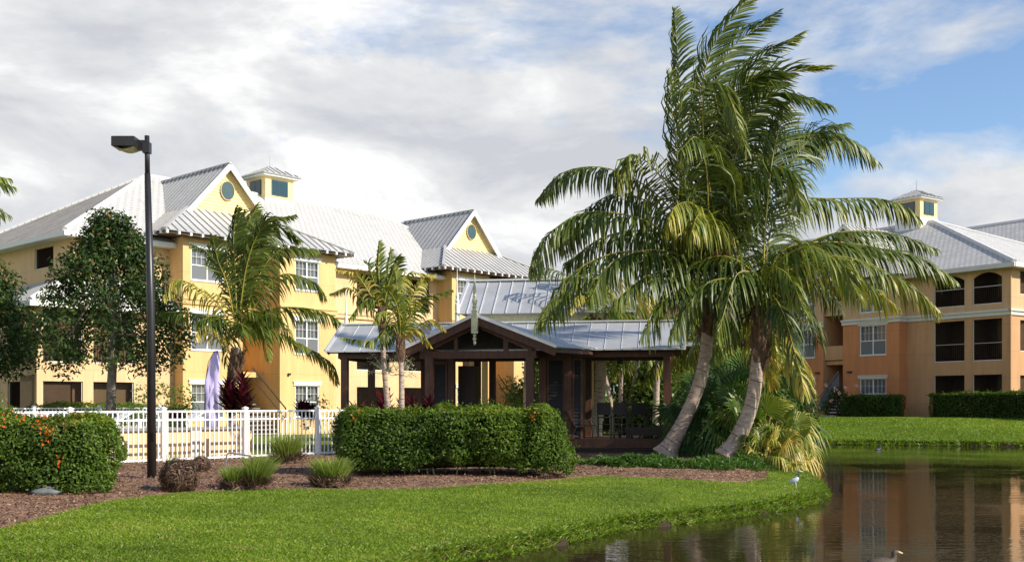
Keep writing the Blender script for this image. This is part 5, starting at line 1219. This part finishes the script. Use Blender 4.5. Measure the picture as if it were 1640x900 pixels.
# ------------------------------------------------------------------ fan palms by the pond
def fan_leaf(LVv, base, tip, normal, radius, tint, nseg=22, spread=R(112), droop=.25):
    base = np.array(base, float); tip = np.array(tip, float); D = unit(tip - base); Nn = np.array(normal, float); Nn = unit(Nn - D * (Nn @ D)); S = np.cross(D, Nn)
    r = .014; C = np.array([base, (base + tip) / 2 + np.array([0, 0, .05]), tip]); V = []
    for c in C: V += [c + S * r, c + Nn * r, c - S * r, c - Nn * r]
    F = [(i * 4 + k, i * 4 + (k + 1) % 4, (i + 1) * 4 + (k + 1) % 4, (i + 1) * 4 + k) for i in range(2) for k in range(4)]
    LVv.add(np.array(V), np.array(F), np.full(8, min(1, tint + .25)))
    V = []; F = []; T_ = []
    for j in range(nseg):
        a = -spread + 2 * spread * (j + .5) / nseg; hw = spread / nseg * .93; ln = radius * (1 - .22 * abs(a / spread) ** 2) * rng.uniform(.9, 1.08)
        def pt(ang, rr_, z): return tip + (D * math.cos(ang) + S * math.sin(ang)) * rr_ + Nn * z
        fold = .03 * (1 if j % 2 else -1); q = ln * .55; g = np.array([0, 0, -1]) * droop * ln * rng.uniform(.5, 1.6)
        m1 = pt(a, q, .03 * radius); l1 = pt(a - hw, q, 0); r1 = pt(a + hw, q, 0); t1 = pt(a, ln, -.02) + g; b0 = tip
        mm_ = pt(a, ln * .8, .0) + g * .35; l2 = mm_ - (r1 - l1) * .28; r2 = mm_ + (r1 - l1) * .28
        k = len(V); V += [b0, l1, m1, r1, l2, r2, t1]
        F += [(k, k + 1, k + 2, k), (k, k + 2, k + 3, k), (k + 1, k + 4, k + 5, k + 2), (k + 2, k + 5, k + 3, k + 2), (k + 4, k + 6, k + 5, k + 4)]
        tn = np.clip(tint + rng.normal(0, .07), 0, 1); T_ += [tn, tn, tn + .05, tn + .05, min(1, tn + rng.uniform(.0, .3))]
    Fq = []
    tri = []
    for f in F: tri.append(f)
    V = np.array(V)
    # avoid degenerate quads: duplicate the first corner as its own vertex
    V2 = []; F2 = []
    for f in tri:
        k = len(V2); V2 += [V[i] for i in f]
        if f[0] == f[3] or f[1] == f[3] or f[2] == f[3] or f[3] in (f[0], f[1], f[2]): V2[-1] = V2[-2] * .5 + V2[-4] * .5
        F2.append((k, k + 1, k + 2, k + 3))
    LVv.add(np.array(V2), np.array(F2), np.array(T_))
def fan_palm(label, loc, h, n, rad, tint, seed, sunlit_side_yellow=0.0, lowdroop=.5, name='fan_palm'):
    r = random.Random(seed); root = thing(name, label, 'fan palm', loc)
    s = MB(); s.tube([(0, 0, -.1), (0, 0, h * .25)], [.16, .12], 10); s.build('stem', MT['boot'], root)
    for i in range(n):
        a = i * 2.399 + r.random() * .4; q = (i + .5) / n; e = R(82 - 92 * q + r.uniform(-8, 8)); reach = h * r.uniform(.62, .85)
        dirv = np.array([math.cos(a) * math.cos(e), math.sin(a) * math.cos(e), math.sin(e)]); base = np.array([0, 0, h * .18]); tip = base + dirv * reach
        nrm = unit(dirv * .75 + np.array([0, 0, .55 if e > .2 else .9]) + np.array([r.uniform(-.2, .2), -.35, 0])); d_ = tip - base
        ti = tint + r.uniform(-.12, .12) + sunlit_side_yellow * max(0, math.cos(a)) * (.5 + .5 * q) * 1.0  # right-facing fans tinted yellower: sunlight from that side put into the leaf colour
        Lv = Leaves(); 
        outd = unit(dirv + np.array([0, 0, -.25 - .4 * q]))
        base2 = tip - outd * .001
        fan_leaf(Lv, base, tip, nrm, rad * r.uniform(.85, 1.15), float(np.clip(ti, 0, 1)), droop=.18 + lowdroop * q); Lv.build('fan_leaf', LF['fan'], root)
    return root
fan_palm('large dark fan palm between the gazebo corner post and the second leaning trunk', (6.25, 30.8, .05), 2.1, 34, .85, .34, 1, .1)
fan_palm('fan palm filling the gap between the two leaning palm trunks', (6.3, 29.8, .05), 1.7, 30, .80, .40, 2, .2)
fan_palm('fan palm with fans tinted sunlit yellow right of the leaning trunks at the water edge', (6.75, 29.0, -.02), 1.5, 30, .74, .55, 3, .38, .9)
fan_palm('low golden fan palm drooping to the pond bank', (6.75, 27.8, -.1), .85, 22, .58, .78, 4, .25, 1.2)
fan_palm('tall fan palm behind the leaning trunks', (6.9, 32.6, .0), 2.7, 30, .85, .42, 5, .2)
fan_palm('fan palm crowding against the right end of the gazebo deck', (6.1, 33.4, .0), 1.9, 24, .75, .38, 6, .0)

# ------------------------------------------------------------------ hedges, bushes, trees
def shell_points(n, hx, hy, hz, rnd=.35, lump=.10, seed=0):
    """points on a lumpy rounded box shell, base at z=0"""
    P = rng.uniform(-1, 1, (n, 3)); ax = rng.choice(3, n, p=np.array([hy * hz, hx * hz, hx * hy * 1.0]) / (hy * hz + hx * hz + hx * hy)); sg = rng.choice([-1, 1], n)
    P[np.arange(n), ax] = sg; k = (ax == 2) & (sg < 0); P[k, 2] = 1
    Q = P * np.array([hx, hy, hz]); inner = np.array([hx - rnd, hy - rnd, hz - rnd]); C = np.clip(Q, -inner, inner); dlt = Q - C; nn = unit(dlt + 1e-6)
    Q = C + nn * rnd; Q = Q + nn * (lump * vnoise(Q + seed, 2.2, seed))[:, None] + nn * (lump * .6 * vnoise(Q + seed, 6.0, seed + 1))[:, None]
    Q[:, 2] += hz; return Q, nn
def hedge(name, label, cat, loc, hx, hy, hz, n, lf=.065, mat='hedge', rz=0.0, rnd=.35, lump=.1, seed=1, base_gap=.0, group=None, tbias=.0, stems=True, flowers=None):
    root = thing(name, label, cat, loc, rz, group)
    Q, nn = shell_points(n, hx, hy, hz, rnd, lump, seed)
    dep = rng.exponential(.055, n); Q = Q - nn * dep[:, None]
    thin = (Q[:, 2] < base_gap + .15 * vnoise(Q, 3, seed)) & (rng.random(n) < .8); Q, nn, dep = Q[~thin], nn[~thin], dep[~thin]; n2 = len(Q)
    gaps = vnoise(Q, 3.3, seed + 5) + .5 * vnoise(Q, 8, seed + 6) < -.62; kk = ~(gaps & (rng.random(n2) < .75)); Q, nn, dep = Q[kk], nn[kk], dep[kk]; n2 = len(Q)
    N_ = unit(nn * .9 + rng.normal(0, .55, (n2, 3)) + np.array([0, 0, .35])); D_ = unit(rng.normal(0, .6, (n2, 3)) + np.array([0, 0, .5]) + nn * .8)
    V, F = leaf_quads(Q, N_, D_, rng.uniform(.7, 1.3, n2) * lf, rng.uniform(.42, .6, n2) * lf)
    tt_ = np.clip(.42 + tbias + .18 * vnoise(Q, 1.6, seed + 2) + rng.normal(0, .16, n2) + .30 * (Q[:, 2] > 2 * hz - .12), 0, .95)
    rust_ = (vnoise(Q, 2.4, seed + 8) > .78) & (rng.random(n2) < .25); tt_[rust_] = 1
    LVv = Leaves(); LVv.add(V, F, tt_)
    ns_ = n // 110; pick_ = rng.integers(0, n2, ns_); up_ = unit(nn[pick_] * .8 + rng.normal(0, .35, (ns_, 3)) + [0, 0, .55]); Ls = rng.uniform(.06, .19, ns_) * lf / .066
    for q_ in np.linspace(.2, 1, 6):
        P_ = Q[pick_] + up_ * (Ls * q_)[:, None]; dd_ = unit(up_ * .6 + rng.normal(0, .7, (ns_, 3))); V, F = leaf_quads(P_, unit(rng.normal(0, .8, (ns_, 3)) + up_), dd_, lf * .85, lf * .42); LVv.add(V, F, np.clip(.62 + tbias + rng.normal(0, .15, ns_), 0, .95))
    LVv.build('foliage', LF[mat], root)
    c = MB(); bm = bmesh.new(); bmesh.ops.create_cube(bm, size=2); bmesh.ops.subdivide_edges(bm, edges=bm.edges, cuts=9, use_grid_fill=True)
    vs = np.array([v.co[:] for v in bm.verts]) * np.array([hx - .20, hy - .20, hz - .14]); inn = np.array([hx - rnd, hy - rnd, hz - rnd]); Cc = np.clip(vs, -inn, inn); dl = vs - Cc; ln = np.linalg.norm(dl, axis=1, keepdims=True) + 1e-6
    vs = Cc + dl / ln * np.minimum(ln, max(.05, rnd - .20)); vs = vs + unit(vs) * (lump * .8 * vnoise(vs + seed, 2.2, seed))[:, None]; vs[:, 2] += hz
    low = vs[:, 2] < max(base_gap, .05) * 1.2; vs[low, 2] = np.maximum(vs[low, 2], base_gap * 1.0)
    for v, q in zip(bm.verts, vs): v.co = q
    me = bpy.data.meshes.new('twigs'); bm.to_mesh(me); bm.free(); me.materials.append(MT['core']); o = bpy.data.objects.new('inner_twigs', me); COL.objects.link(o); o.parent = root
    if stems:
        s = MB()
        for i in range(int(hx * 7)):
            x = random.uniform(-hx * .85, hx * .85); y = random.uniform(-hy * .7, hy * .5); s.tube([(x, y, -.05), (x + random.uniform(-.1, .1), y, base_gap + .3)], [.022, .014], 5)
        s.build('stems', MT['twig'], root)
    if flowers:
        nm, fmat, pts, rad, cnt = flowers; fl = Leaves()
        for (x, y, z) in pts:
            m_ = cnt; P = np.array([x, y, z]) + rng.normal(0, rad, (m_, 3)); V, F = leaf_quads(P, unit(rng.normal(0, .6, (m_, 3)) + [0, -1, .3]), rand_unit(m_), .05, .035); fl.add(V, F, rng.random(m_))
        fl.build(nm, LF[fmat], root)
    return root
HA = -R(3)
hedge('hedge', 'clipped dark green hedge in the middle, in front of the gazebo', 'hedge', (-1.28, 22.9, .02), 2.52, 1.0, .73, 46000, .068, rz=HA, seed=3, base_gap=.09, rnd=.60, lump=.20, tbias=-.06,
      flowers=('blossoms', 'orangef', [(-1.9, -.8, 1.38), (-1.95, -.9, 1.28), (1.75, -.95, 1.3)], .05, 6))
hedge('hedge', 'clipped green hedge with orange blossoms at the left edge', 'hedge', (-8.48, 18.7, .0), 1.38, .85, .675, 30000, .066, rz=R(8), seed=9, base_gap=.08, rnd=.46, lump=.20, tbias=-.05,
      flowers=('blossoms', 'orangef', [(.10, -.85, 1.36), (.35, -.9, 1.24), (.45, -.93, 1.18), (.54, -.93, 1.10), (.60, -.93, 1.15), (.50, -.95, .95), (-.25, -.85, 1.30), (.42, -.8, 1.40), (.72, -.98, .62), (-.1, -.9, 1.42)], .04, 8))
hedge('bush', 'small bright green bush low at the left edge, in front of the left hedge', 'bush', (-9.05, 17.2, 0), .55, .42, .24, 4200, .06, seed=12, rnd=.22, lump=.08, stems=False)
hedge('hedge', 'low trimmed hedge along the foot of the yellow porch', 'hedge', (-15.3 + .674 * -3.2 + .738 * 1.2, 47 + .738 * -3.2 - .674 * 1.2, 0), 3.4, .5, .76, 12000, .09, rz=FA, seed=15, stems=False, rnd=.2)
hedge('hedge', 'dark clipped hedge under the tan ground floor porches, at the right edge', 'hedge', (27.7 + .56 * 1.2 - .83 * 1.5, 59 - .83 * 1.2 - .56 * 1.5, .62), 5.0, .6, .78, 20000, .10, rz=math.atan2(-.83, .56), seed=18, stems=False, rnd=.2, tbias=-.15)
hedge('hedge', 'dark clipped hedge under the orange ground floor window, left of the longer one', 'hedge', (27.7 - .56 * 7.4 - .83 * 2.2, 59 + .83 * 7.4 - .56 * 2.2, .62), 1.9, .6, .72, 9000, .10, rz=math.atan2(-.83, .56), seed=21, stems=False, rnd=.2, tbias=-.12)

def clump_tree(name, label, cat, loc, clumps, leaf, per, mat, trunk, tr=.15, limbs=12, lw=.5, tbias=0.0, bark='bark2', seed=1, flowers=None, flat=1.0, group=None, csd=.45):
    """clumps: (x,y,z,r) list, local; leaves spread through each clump's shell"""
    r = random.Random(seed); root = thing(name, label, cat, loc, group=group); Lv = Leaves()
    for (x, y, z, cr_) in clumps:
        n = int(per * cr_ ** 2); u = rand_unit(n); rad = cr_ * rng.uniform(csd, 1, n) ** .6; P = np.array([x, y, z]) + u * rad[:, None] * np.array([1, 1, flat]); P += 0.12 * cr_ * rng.normal(size=(n, 3))
        N_ = unit(u + rng.normal(0, .6, (n, 3)) + [0, 0, .4]); D_ = unit(u + rng.normal(0, .7, (n, 3)))
        V, F = leaf_quads(P, N_, D_, rng.uniform(.7, 1.25, n) * leaf, rng.uniform(.8, 1.1, n) * leaf * lw); b0 = rng.normal(0, .10)
        tt_ = np.clip(.42 + tbias + b0 + rng.normal(0, .20, n), 0, .97); tt_[rng.random(n) < .025] = 1; Lv.add(V, F, tt_)
    Lv.build('crown', LF[mat], root)
    m = MB(); T_ = [Vector(p) for p in trunk]; m.tube(T_, [tr * (1 - .55 * i / max(1, len(T_) - 1)) for i in range(len(T_))], 10)
    top = T_[-1]
    for c in r.sample(clumps, min(limbs, len(clumps))):
        k = r.uniform(.35, 1); s_ = T_[0].lerp(top, .3 + .7 * k) if len(T_) == 2 else T_[1].lerp(top, k); e_ = Vector(c[:3]); mid = s_.lerp(e_, .5) + Vector((0, 0, .1)); m.tube([s_, mid, e_], [tr * .35, tr * .22, tr * .08], 6)
    m.build('trunk', MT[bark], root, smooth=True)
    if flowers:
        fl = Leaves()
        for (x, y, z) in flowers:
            P = np.array([x, y, z]) + rng.normal(0, .04, (14, 3)); V, F = leaf_quads(P, unit(rng.normal(0, .5, (14, 3)) + [0, -1, .2]), rand_unit(14), .12, .09); fl.add(V, F, rng.random(14))
        fl.build('blossoms', LF['pinkf'], root)
    return root
def crown_clumps(n, prof, z0, z1, cr_, seed, cx=0, cy=0):
    """prof(t) radius at height fraction t; clumps toward the outside"""
    r = random.Random(seed); out = []
    for i in range(n):
        t = (i + r.random()) / n; R_ = prof(t); a = i * 2.399 + r.random(); q = R_ * r.uniform(.35, 1.0) ** .6; out.append((cx + q * math.cos(a), cy + q * math.sin(a), z0 + (z1 - z0) * t, cr_ * r.uniform(.6, 1.15)))
    return out
# magnolia tree in front of the porch
mg = np.array([-14.35, 38.0, .1])
cl = crown_clumps(165, lambda t: 2.85 * min(1, .72 + t * 1.6) * (1 - t ** 1.7 * .90), 2.9, 8.05, .51, 4)
clump_tree('magnolia_tree', 'broad dark magnolia tree with glossy leaves, just left of the lamp post', 'tree', tuple(mg), cl, .19, 500, 'mag', [(-.05, 0, 0), (0, 0, 2.0), (.1, 0, 4), (0, 0, 7.4)], .20, 14, .45, tbias=-.02, seed=4)
m2 = MB()
m2_root = None
cl = crown_clumps(110, lambda t: 2.6 * (1 - t ** 2.0 * .8) * min(1, .75 + t), 2.8, 6.9, .55, 6)
clump_tree('magnolia_tree', 'dark magnolia tree cut by the left edge of the view', 'tree', (-20.4, 40.0, .1), cl, .21, 430, 'mag', [(0, 0, 0), (0, 0, 1.6), (0, 0, 6)], .18, 16, .45, seed=6)
# shrubs around the pool
def shrub(label, x, y, z, rx, h, n, leaf=.11, mat='bush', seed=1, tb=0, cnt=170, name='shrub'):
    r = random.Random(seed); cl = [(r.uniform(-rx, rx) * (1 - .4 * (k / n)), r.uniform(-.4, .4) * rx, h * (.25 + .75 * k / n) * r.uniform(.8, 1.0), r.uniform(.16, .30) * max(.6, rx)) for k in range(n)]
    return clump_tree(name, label, 'shrub', (x, y, z), cl, leaf, int(cnt * 9 / max(.4, rx)), mat, [(0, 0, 0), (0, 0, h * .5)], .03, 9, .5, tb, seed=seed)
shrub('loose light green shrub between the lamp post and the lilac flag', -11.6, 35.2, .8, 1.15, 1.5, 22, .13, seed=31, cnt=60)
shrub('small light green shrub left of the gazebo, in front of the first window bay', -6.6, 36.5, .5, .6, 1.55, 14, .12, seed=32, cnt=45)
shrub('rounded green shrub above the fence at the left edge', -17.4, 35.4, .8, .9, 1.25, 22, .11, seed=33, tb=.05, cnt=60)
shrub('leafy green shrub seen through the gazebo entry', .0, 39.6, .1, .85, 2.55, 26, .10, seed=34, cnt=70)
shrub('narrow green shrub right of the gazebo entry post', 1.25, 39.0, .1, .28, 2.1, 9, .10, seed=35, cnt=22)
shrub('dark shrub at the foot of the left orange bay', 22.3, 57.5 + 8.8, .62, .7, 1.5, 14, .14, 'tree', 36, -.1, 50)
shrub('small dark shrub right of the first one at the orange bay', 24.6, 57.4 + 7, .62, .5, 1.4, 10, .14, 'tree', 37, -.1, 45)
hb_ = np.array([27.7 - .56 * 10.0 - .83 * 2.2, 59 + .83 * 10.0 - .56 * 2.2, .65])
cl = crown_clumps(26, lambda t: .95 * (1 - t ** 2.4 * .8), .35, 1.8, .36, 41)
r_ = random.Random(5)
clump_tree('hibiscus_bush', 'hibiscus bush with pink blossoms beside the orange building stairs', 'bush', tuple(hb_), cl, .15, 420, 'tree', [(0, 0, 0), (0, 0, .8)], .05, 8, .6, -.12, seed=41, flowers=[(r_.uniform(-1, 1), -r_.uniform(.5, 1), r_.uniform(.9, 2.1)) for _ in range(11)])
# background trees and shrubs behind the gazebo
bgt = [(4.6, 58, 5.0, 2.6, 'tree', 'dark bushy tree seen through the gazebo beyond the garden lawn'), (8.0, 55, 4.6, 2.4, 'tree', 'leafy green tree behind the right end of the gazebo'), (11.5, 58, 5.5, 2.8, 'tree', 'dark leafy tree behind the leaning palms'), (14.8, 62, 5.2, 2.6, 'tree', 'bushy tree left of the orange building'),
       (2.0, 62, 4.2, 2.4, 'tree', 'bushy tree beside the end of the yellow building'), (9.6, 47, 3.2, 1.5, 'bush', 'light green small tree behind the fan palms'),
       (6.6, 64, 6.0, 3.0, 'tree', 'tall dark tree farthest back in the gap behind the gazebo'), (3.6, 54, 2.6, 1.5, 'bush', 'light green bushy tree left in the gap behind the gazebo'), (6.6, 50.5, 3.0, 1.3, 'tree', 'small leafy tree in the middle of the gap behind the gazebo'), (12.8, 52, 3.6, 1.8, 'tree', 'leafy tree between the fan palms and the far bank')]
for i, (x, y, h, rr_, mt, lb) in enumerate(bgt):
    cl = crown_clumps(75, lambda t: rr_ * (1 - t ** 2 * .8), .3, h, .66, 60 + i)
    clump_tree('garden_tree', lb, 'tree', (x, y, .1), cl, .24, 200, mt, [(0, 0, 0), (0, 0, 1.2), (0, 0, h * .8)], .14, 10, .6, -.05 + .12 * (i % 3), seed=60 + i)
hedge('hedge', 'rounded green hedge across the lawn seen through the gazebo', 'hedge', (6.2, 52, .1), 3.6, .6, .62, 9000, .11, seed=70, stems=False, rnd=.35)
hedge('bush', 'clipped round bush at the left of the opening between gazebo posts', 'bush', (3.0, 46, .1), .8, .6, .62, 5000, .10, seed=71, stems=False, rnd=.45)
# ti plants
def ti_plant(label, x, y, z, n, h, ln, seed, tb=.4):
    r = random.Random(seed); root = thing('ti_plant', label, 'plant', (x, y, z)); st = MB(); Lv = Leaves()
    for i in range(n):
        bx_, by = r.uniform(-.35, .35) * h * .6, r.uniform(-.2, .2); hh = h * r.uniform(.45, 1); st.tube([(bx_, by, 0), (bx_ * 1.3, by, hh)], [.018, .014], 5)
        k = 26; q = np.linspace(.45, 1, k); a = np.arange(k) * 2.4; P = np.stack([bx_ * (1 + .3 * q), by + 0 * q, hh * q], 1); e = R(15) + q * R(50); D_ = np.stack([np.cos(a) * np.cos(e), np.sin(a) * np.cos(e), np.sin(e)], 1); N_ = unit(np.cross(np.cross(D_, [0, 0, 1]), D_))
        V, F = leaf_quads(P, N_, D_, ln * rng.uniform(.8, 1.15, k), ln * .24, .12); Lv.add(V, F, np.clip(rng.normal(tb, .22, k), 0, 1))
    Lv.build('leaves', LF['ti'], root); st.build('stems', MT['twig'], root); return root
ti_plant('tall dark red ti plant beside the coconut palm trunk, in front of the yellow building', -8.7, 33.6, .8, 10, 1.55, .50, 1, .25)
ti_plant('low dark red plant under the second window bay, left of the gazebo', -6.95, 35.6, .8, 6, .75, .4, 2, .3)
ti_plant('small red plant at the foot of the lilac flag', -10.9, 34.6, .84, 4, .45, .35, 3, .5)
ti_plant('bright red ti plant left of the slim palms behind the middle hedge', -4.05, 30.2, .1, 6, 1.75, .5, 4, .7)
ti_plant('red ti plant between the slim palm trunks behind the middle hedge', -3.2, 29.8, .1, 5, 1.55, .42, 5, .55)
ti_plant('dark ti plant right of the slim palms beside the gazebo entry post', -2.55, 29.6, .1, 5, 1.65, .45, 6, .1)
# air plants on the slim palm trunks
ap = thing('air_plant', 'pale grey green tangled air plant growing on the slim palm trunks', 'plant', to_world(630, 590, 28.9)); tg = MB(); Lv = Leaves(); r = random.Random(3)
for i in range(26):
    left = i % 2; b = Vector(((-.12 if left else .22), 0, -.05 if left else -.15)); e = b + Vector((r.uniform(-.55, .4), r.uniform(-.25, .15), r.uniform(-.05, .45))); m_ = b.lerp(e, .5) + Vector((0, 0, -.08)); tg.tube([b, m_, e], [.012, .009, .004], 4)
    P = np.array(e) + rng.normal(0, .06, (16, 3)); V, F = leaf_quads(P, rand_unit(16), unit(rng.normal(0, 1, (16, 3)) + [0, 0, .6]), .09, .018); Lv.add(V, F, rng.random(16))
tg.build('stems', MT['finial'], ap); Lv.build('leaves', LF['moss'], ap)
# grass tufts and dead clumps in the mulch
def tuft(label, x, y, rad, h, n, green, seed, name='grass_tuft', group=None, lean=0.0, brown=.35):
    z = mulch_z(x, y); root = thing(name, label, 'grass tuft', (x, y, z - .02), group=group); rr = np.random.default_rng(seed)
    def bl(k, r0, hh, spread, w):
        a = rr.uniform(0, 6.283, k); q = rr.uniform(0, 1, k) ** .5 * r0; P = np.stack([np.cos(a) * q, np.sin(a) * q, np.zeros(k)], 1); d = unit(np.stack([np.cos(a) * q / r0 * spread + rr.normal(0, .15, k) + lean, np.sin(a) * q / r0 * spread + rr.normal(0, .15, k), np.ones(k)], 1)); L_ = hh * rr.uniform(.6, 1.1, k)[:, None]
        s = rr.uniform(0, 6.283, k); S = np.stack([np.cos(s), np.sin(s), 0 * s], 1) * w / 2; m_ = P + d * L_ * .5; o_ = unit(d * [1, 1, 0] + 1e-6) * L_ * .16; m2 = P + d * L_ * .8 + o_ * .4; t_ = P + d * L_ + o_ - [0, 0, .02]
        V = np.stack([P - S, P + S, m_ + S, m_ - S, m2 + S * .7, m2 - S * .7, t_ + S * .1, t_ - S * .1], 1).reshape(-1, 3); b = np.arange(k)[:, None] * 8
        return V, np.stack([b + [[0, 1, 2, 3]], b + [[3, 2, 4, 5]], b + [[5, 4, 6, 7]]], 1).reshape(-1, 4)
    if green:
        V, F = bl(n, rad * .5, h, .36, .011); Lv = Leaves(); tn = np.repeat(np.clip(rr.normal(.5, .2, n), 0, 1), 3); Lv.add(V, F, tn); Lv.build('green_blades', LF['fgrass'], root)
    k = int(n * (1.0 if not green else .55)); Lv = Leaves()
    if brown:
        if green: V, F = bl(k, rad * .8, h * .55, .9, .014); Lv.add(V, F, np.repeat(rr.random(k), 3))
        u = unit(rr.normal(size=(n * 2, 3))); u[:, 2] = np.abs(u[:, 2]) if green else u[:, 2]; lump_ = 1 + .16 * vnoise(u * 2, 2.5, seed)[:, None]; P = u * np.array([rad, rad, rad * (.95 if not green else .62)]) * lump_ * rr.uniform(.65, 1, (n * 2, 1)) + [0, 0, rad * (.12 if green else .72)]; D_ = unit(rr.normal(size=(n * 2, 3)) + [0, 0, -.7]); V, F = leaf_quads(P, u, D_, rr.uniform(.08, .2, n * 2), rr.uniform(.012, .022, n * 2)); Lv.add(V, F, rr.random(n * 2) ** 1.3)
        Lv.build('dead_blades', LF['dry'], root)
    return root
def at_px(px, py): d = 1.52 * 1700 / (py - 645); return (px - 820) / 1700 * d, d
x, y = at_px(285, 780); tuft('round dead brown fern clump just right of the lamp post', x, y, .36, .3, 1900, False, 1, 'dead_clump')
x, y = at_px(321, 754); tuft('smaller dead brown clump behind the round one', x, y, .22, .25, 900, False, 2, 'dead_clump')
x, y = at_px(378, 777); tuft('bushy grass tuft with a brown thatched base, left half of the double tuft', x, y, .27, .45, 700, True, 3, lean=-.05)
x, y = at_px(408, 777); tuft('tall green grass tuft leaning right, right half of the double tuft', x, y, .20, .66, 800, True, 4, lean=.22)
x, y = at_px(459, 743); tuft('thick green grass tuft close to the fence', x, y, .33, .78, 1100, True, 5)
x, y = at_px(530, 774); tuft('grass tuft at the left foot of the middle hedge', x, y, .36, .58, 1000, True, 6)
x, y = at_px(275, 752); tuft('sprig of weeds behind the lamp post at the fence', x, y, .10, .42, 60, True, 7, brown=0)
# juniper ground cover
JR = np.array([to_world(*q, 25) for q in [(0, 0)]])
n_ = 30000
def jun(cx, cy, rx, ry, n, h):
    a = rng.uniform(0, 6.283, n); q = np.sqrt(rng.random(n)); X = cx + np.cos(a) * q * rx; Y = cy + np.sin(a) * q * ry; P = np.stack([X, Y, 0 * X], 1); hh = h * 1.25 * (1 - q ** 2) ** .5 * (.5 + .6 * vnoise(P, 6, 77)); Z = ground(X, Y) + .03 + np.maximum(hh, 0) * rng.uniform(.5, 1, n); P = np.stack([X, Y, Z], 1)
    D_ = unit(np.stack([rng.normal(0, 1, n), rng.normal(0, 1, n), rng.uniform(.2, 1.2, n)], 1)); N_ = unit(rng.normal(0, .5, (n, 3)) + [0, 0, 1]); V, F = leaf_quads(P, N_, D_, rng.uniform(.06, .16, n), rng.uniform(.016, .03, n)); return V, F, np.clip(rng.normal(.45, .22, n), 0, 1)
Lv = Leaves()
for (cx, cy, rx, ry, n, h) in [(1.95, 25.9, .50, .5, 5500, .30), (2.75, 25.2, .65, .55, 7000, .27), (3.8, 25.0, .75, .6, 9000, .17), (4.55, 24.8, .60, .55, 7500, .18), (5.35, 25.8, .7, .6, 6000, .24), (6.1, 27.2, .6, .7, 4000, .28), (3.1, 26.6, 1.0, .5, 5000, .22)]: Lv.add(*jun(cx, cy, rx, ry, n, h))
tag(Lv.build('juniper_ground_cover', LF['juniper']), kind='stuff')
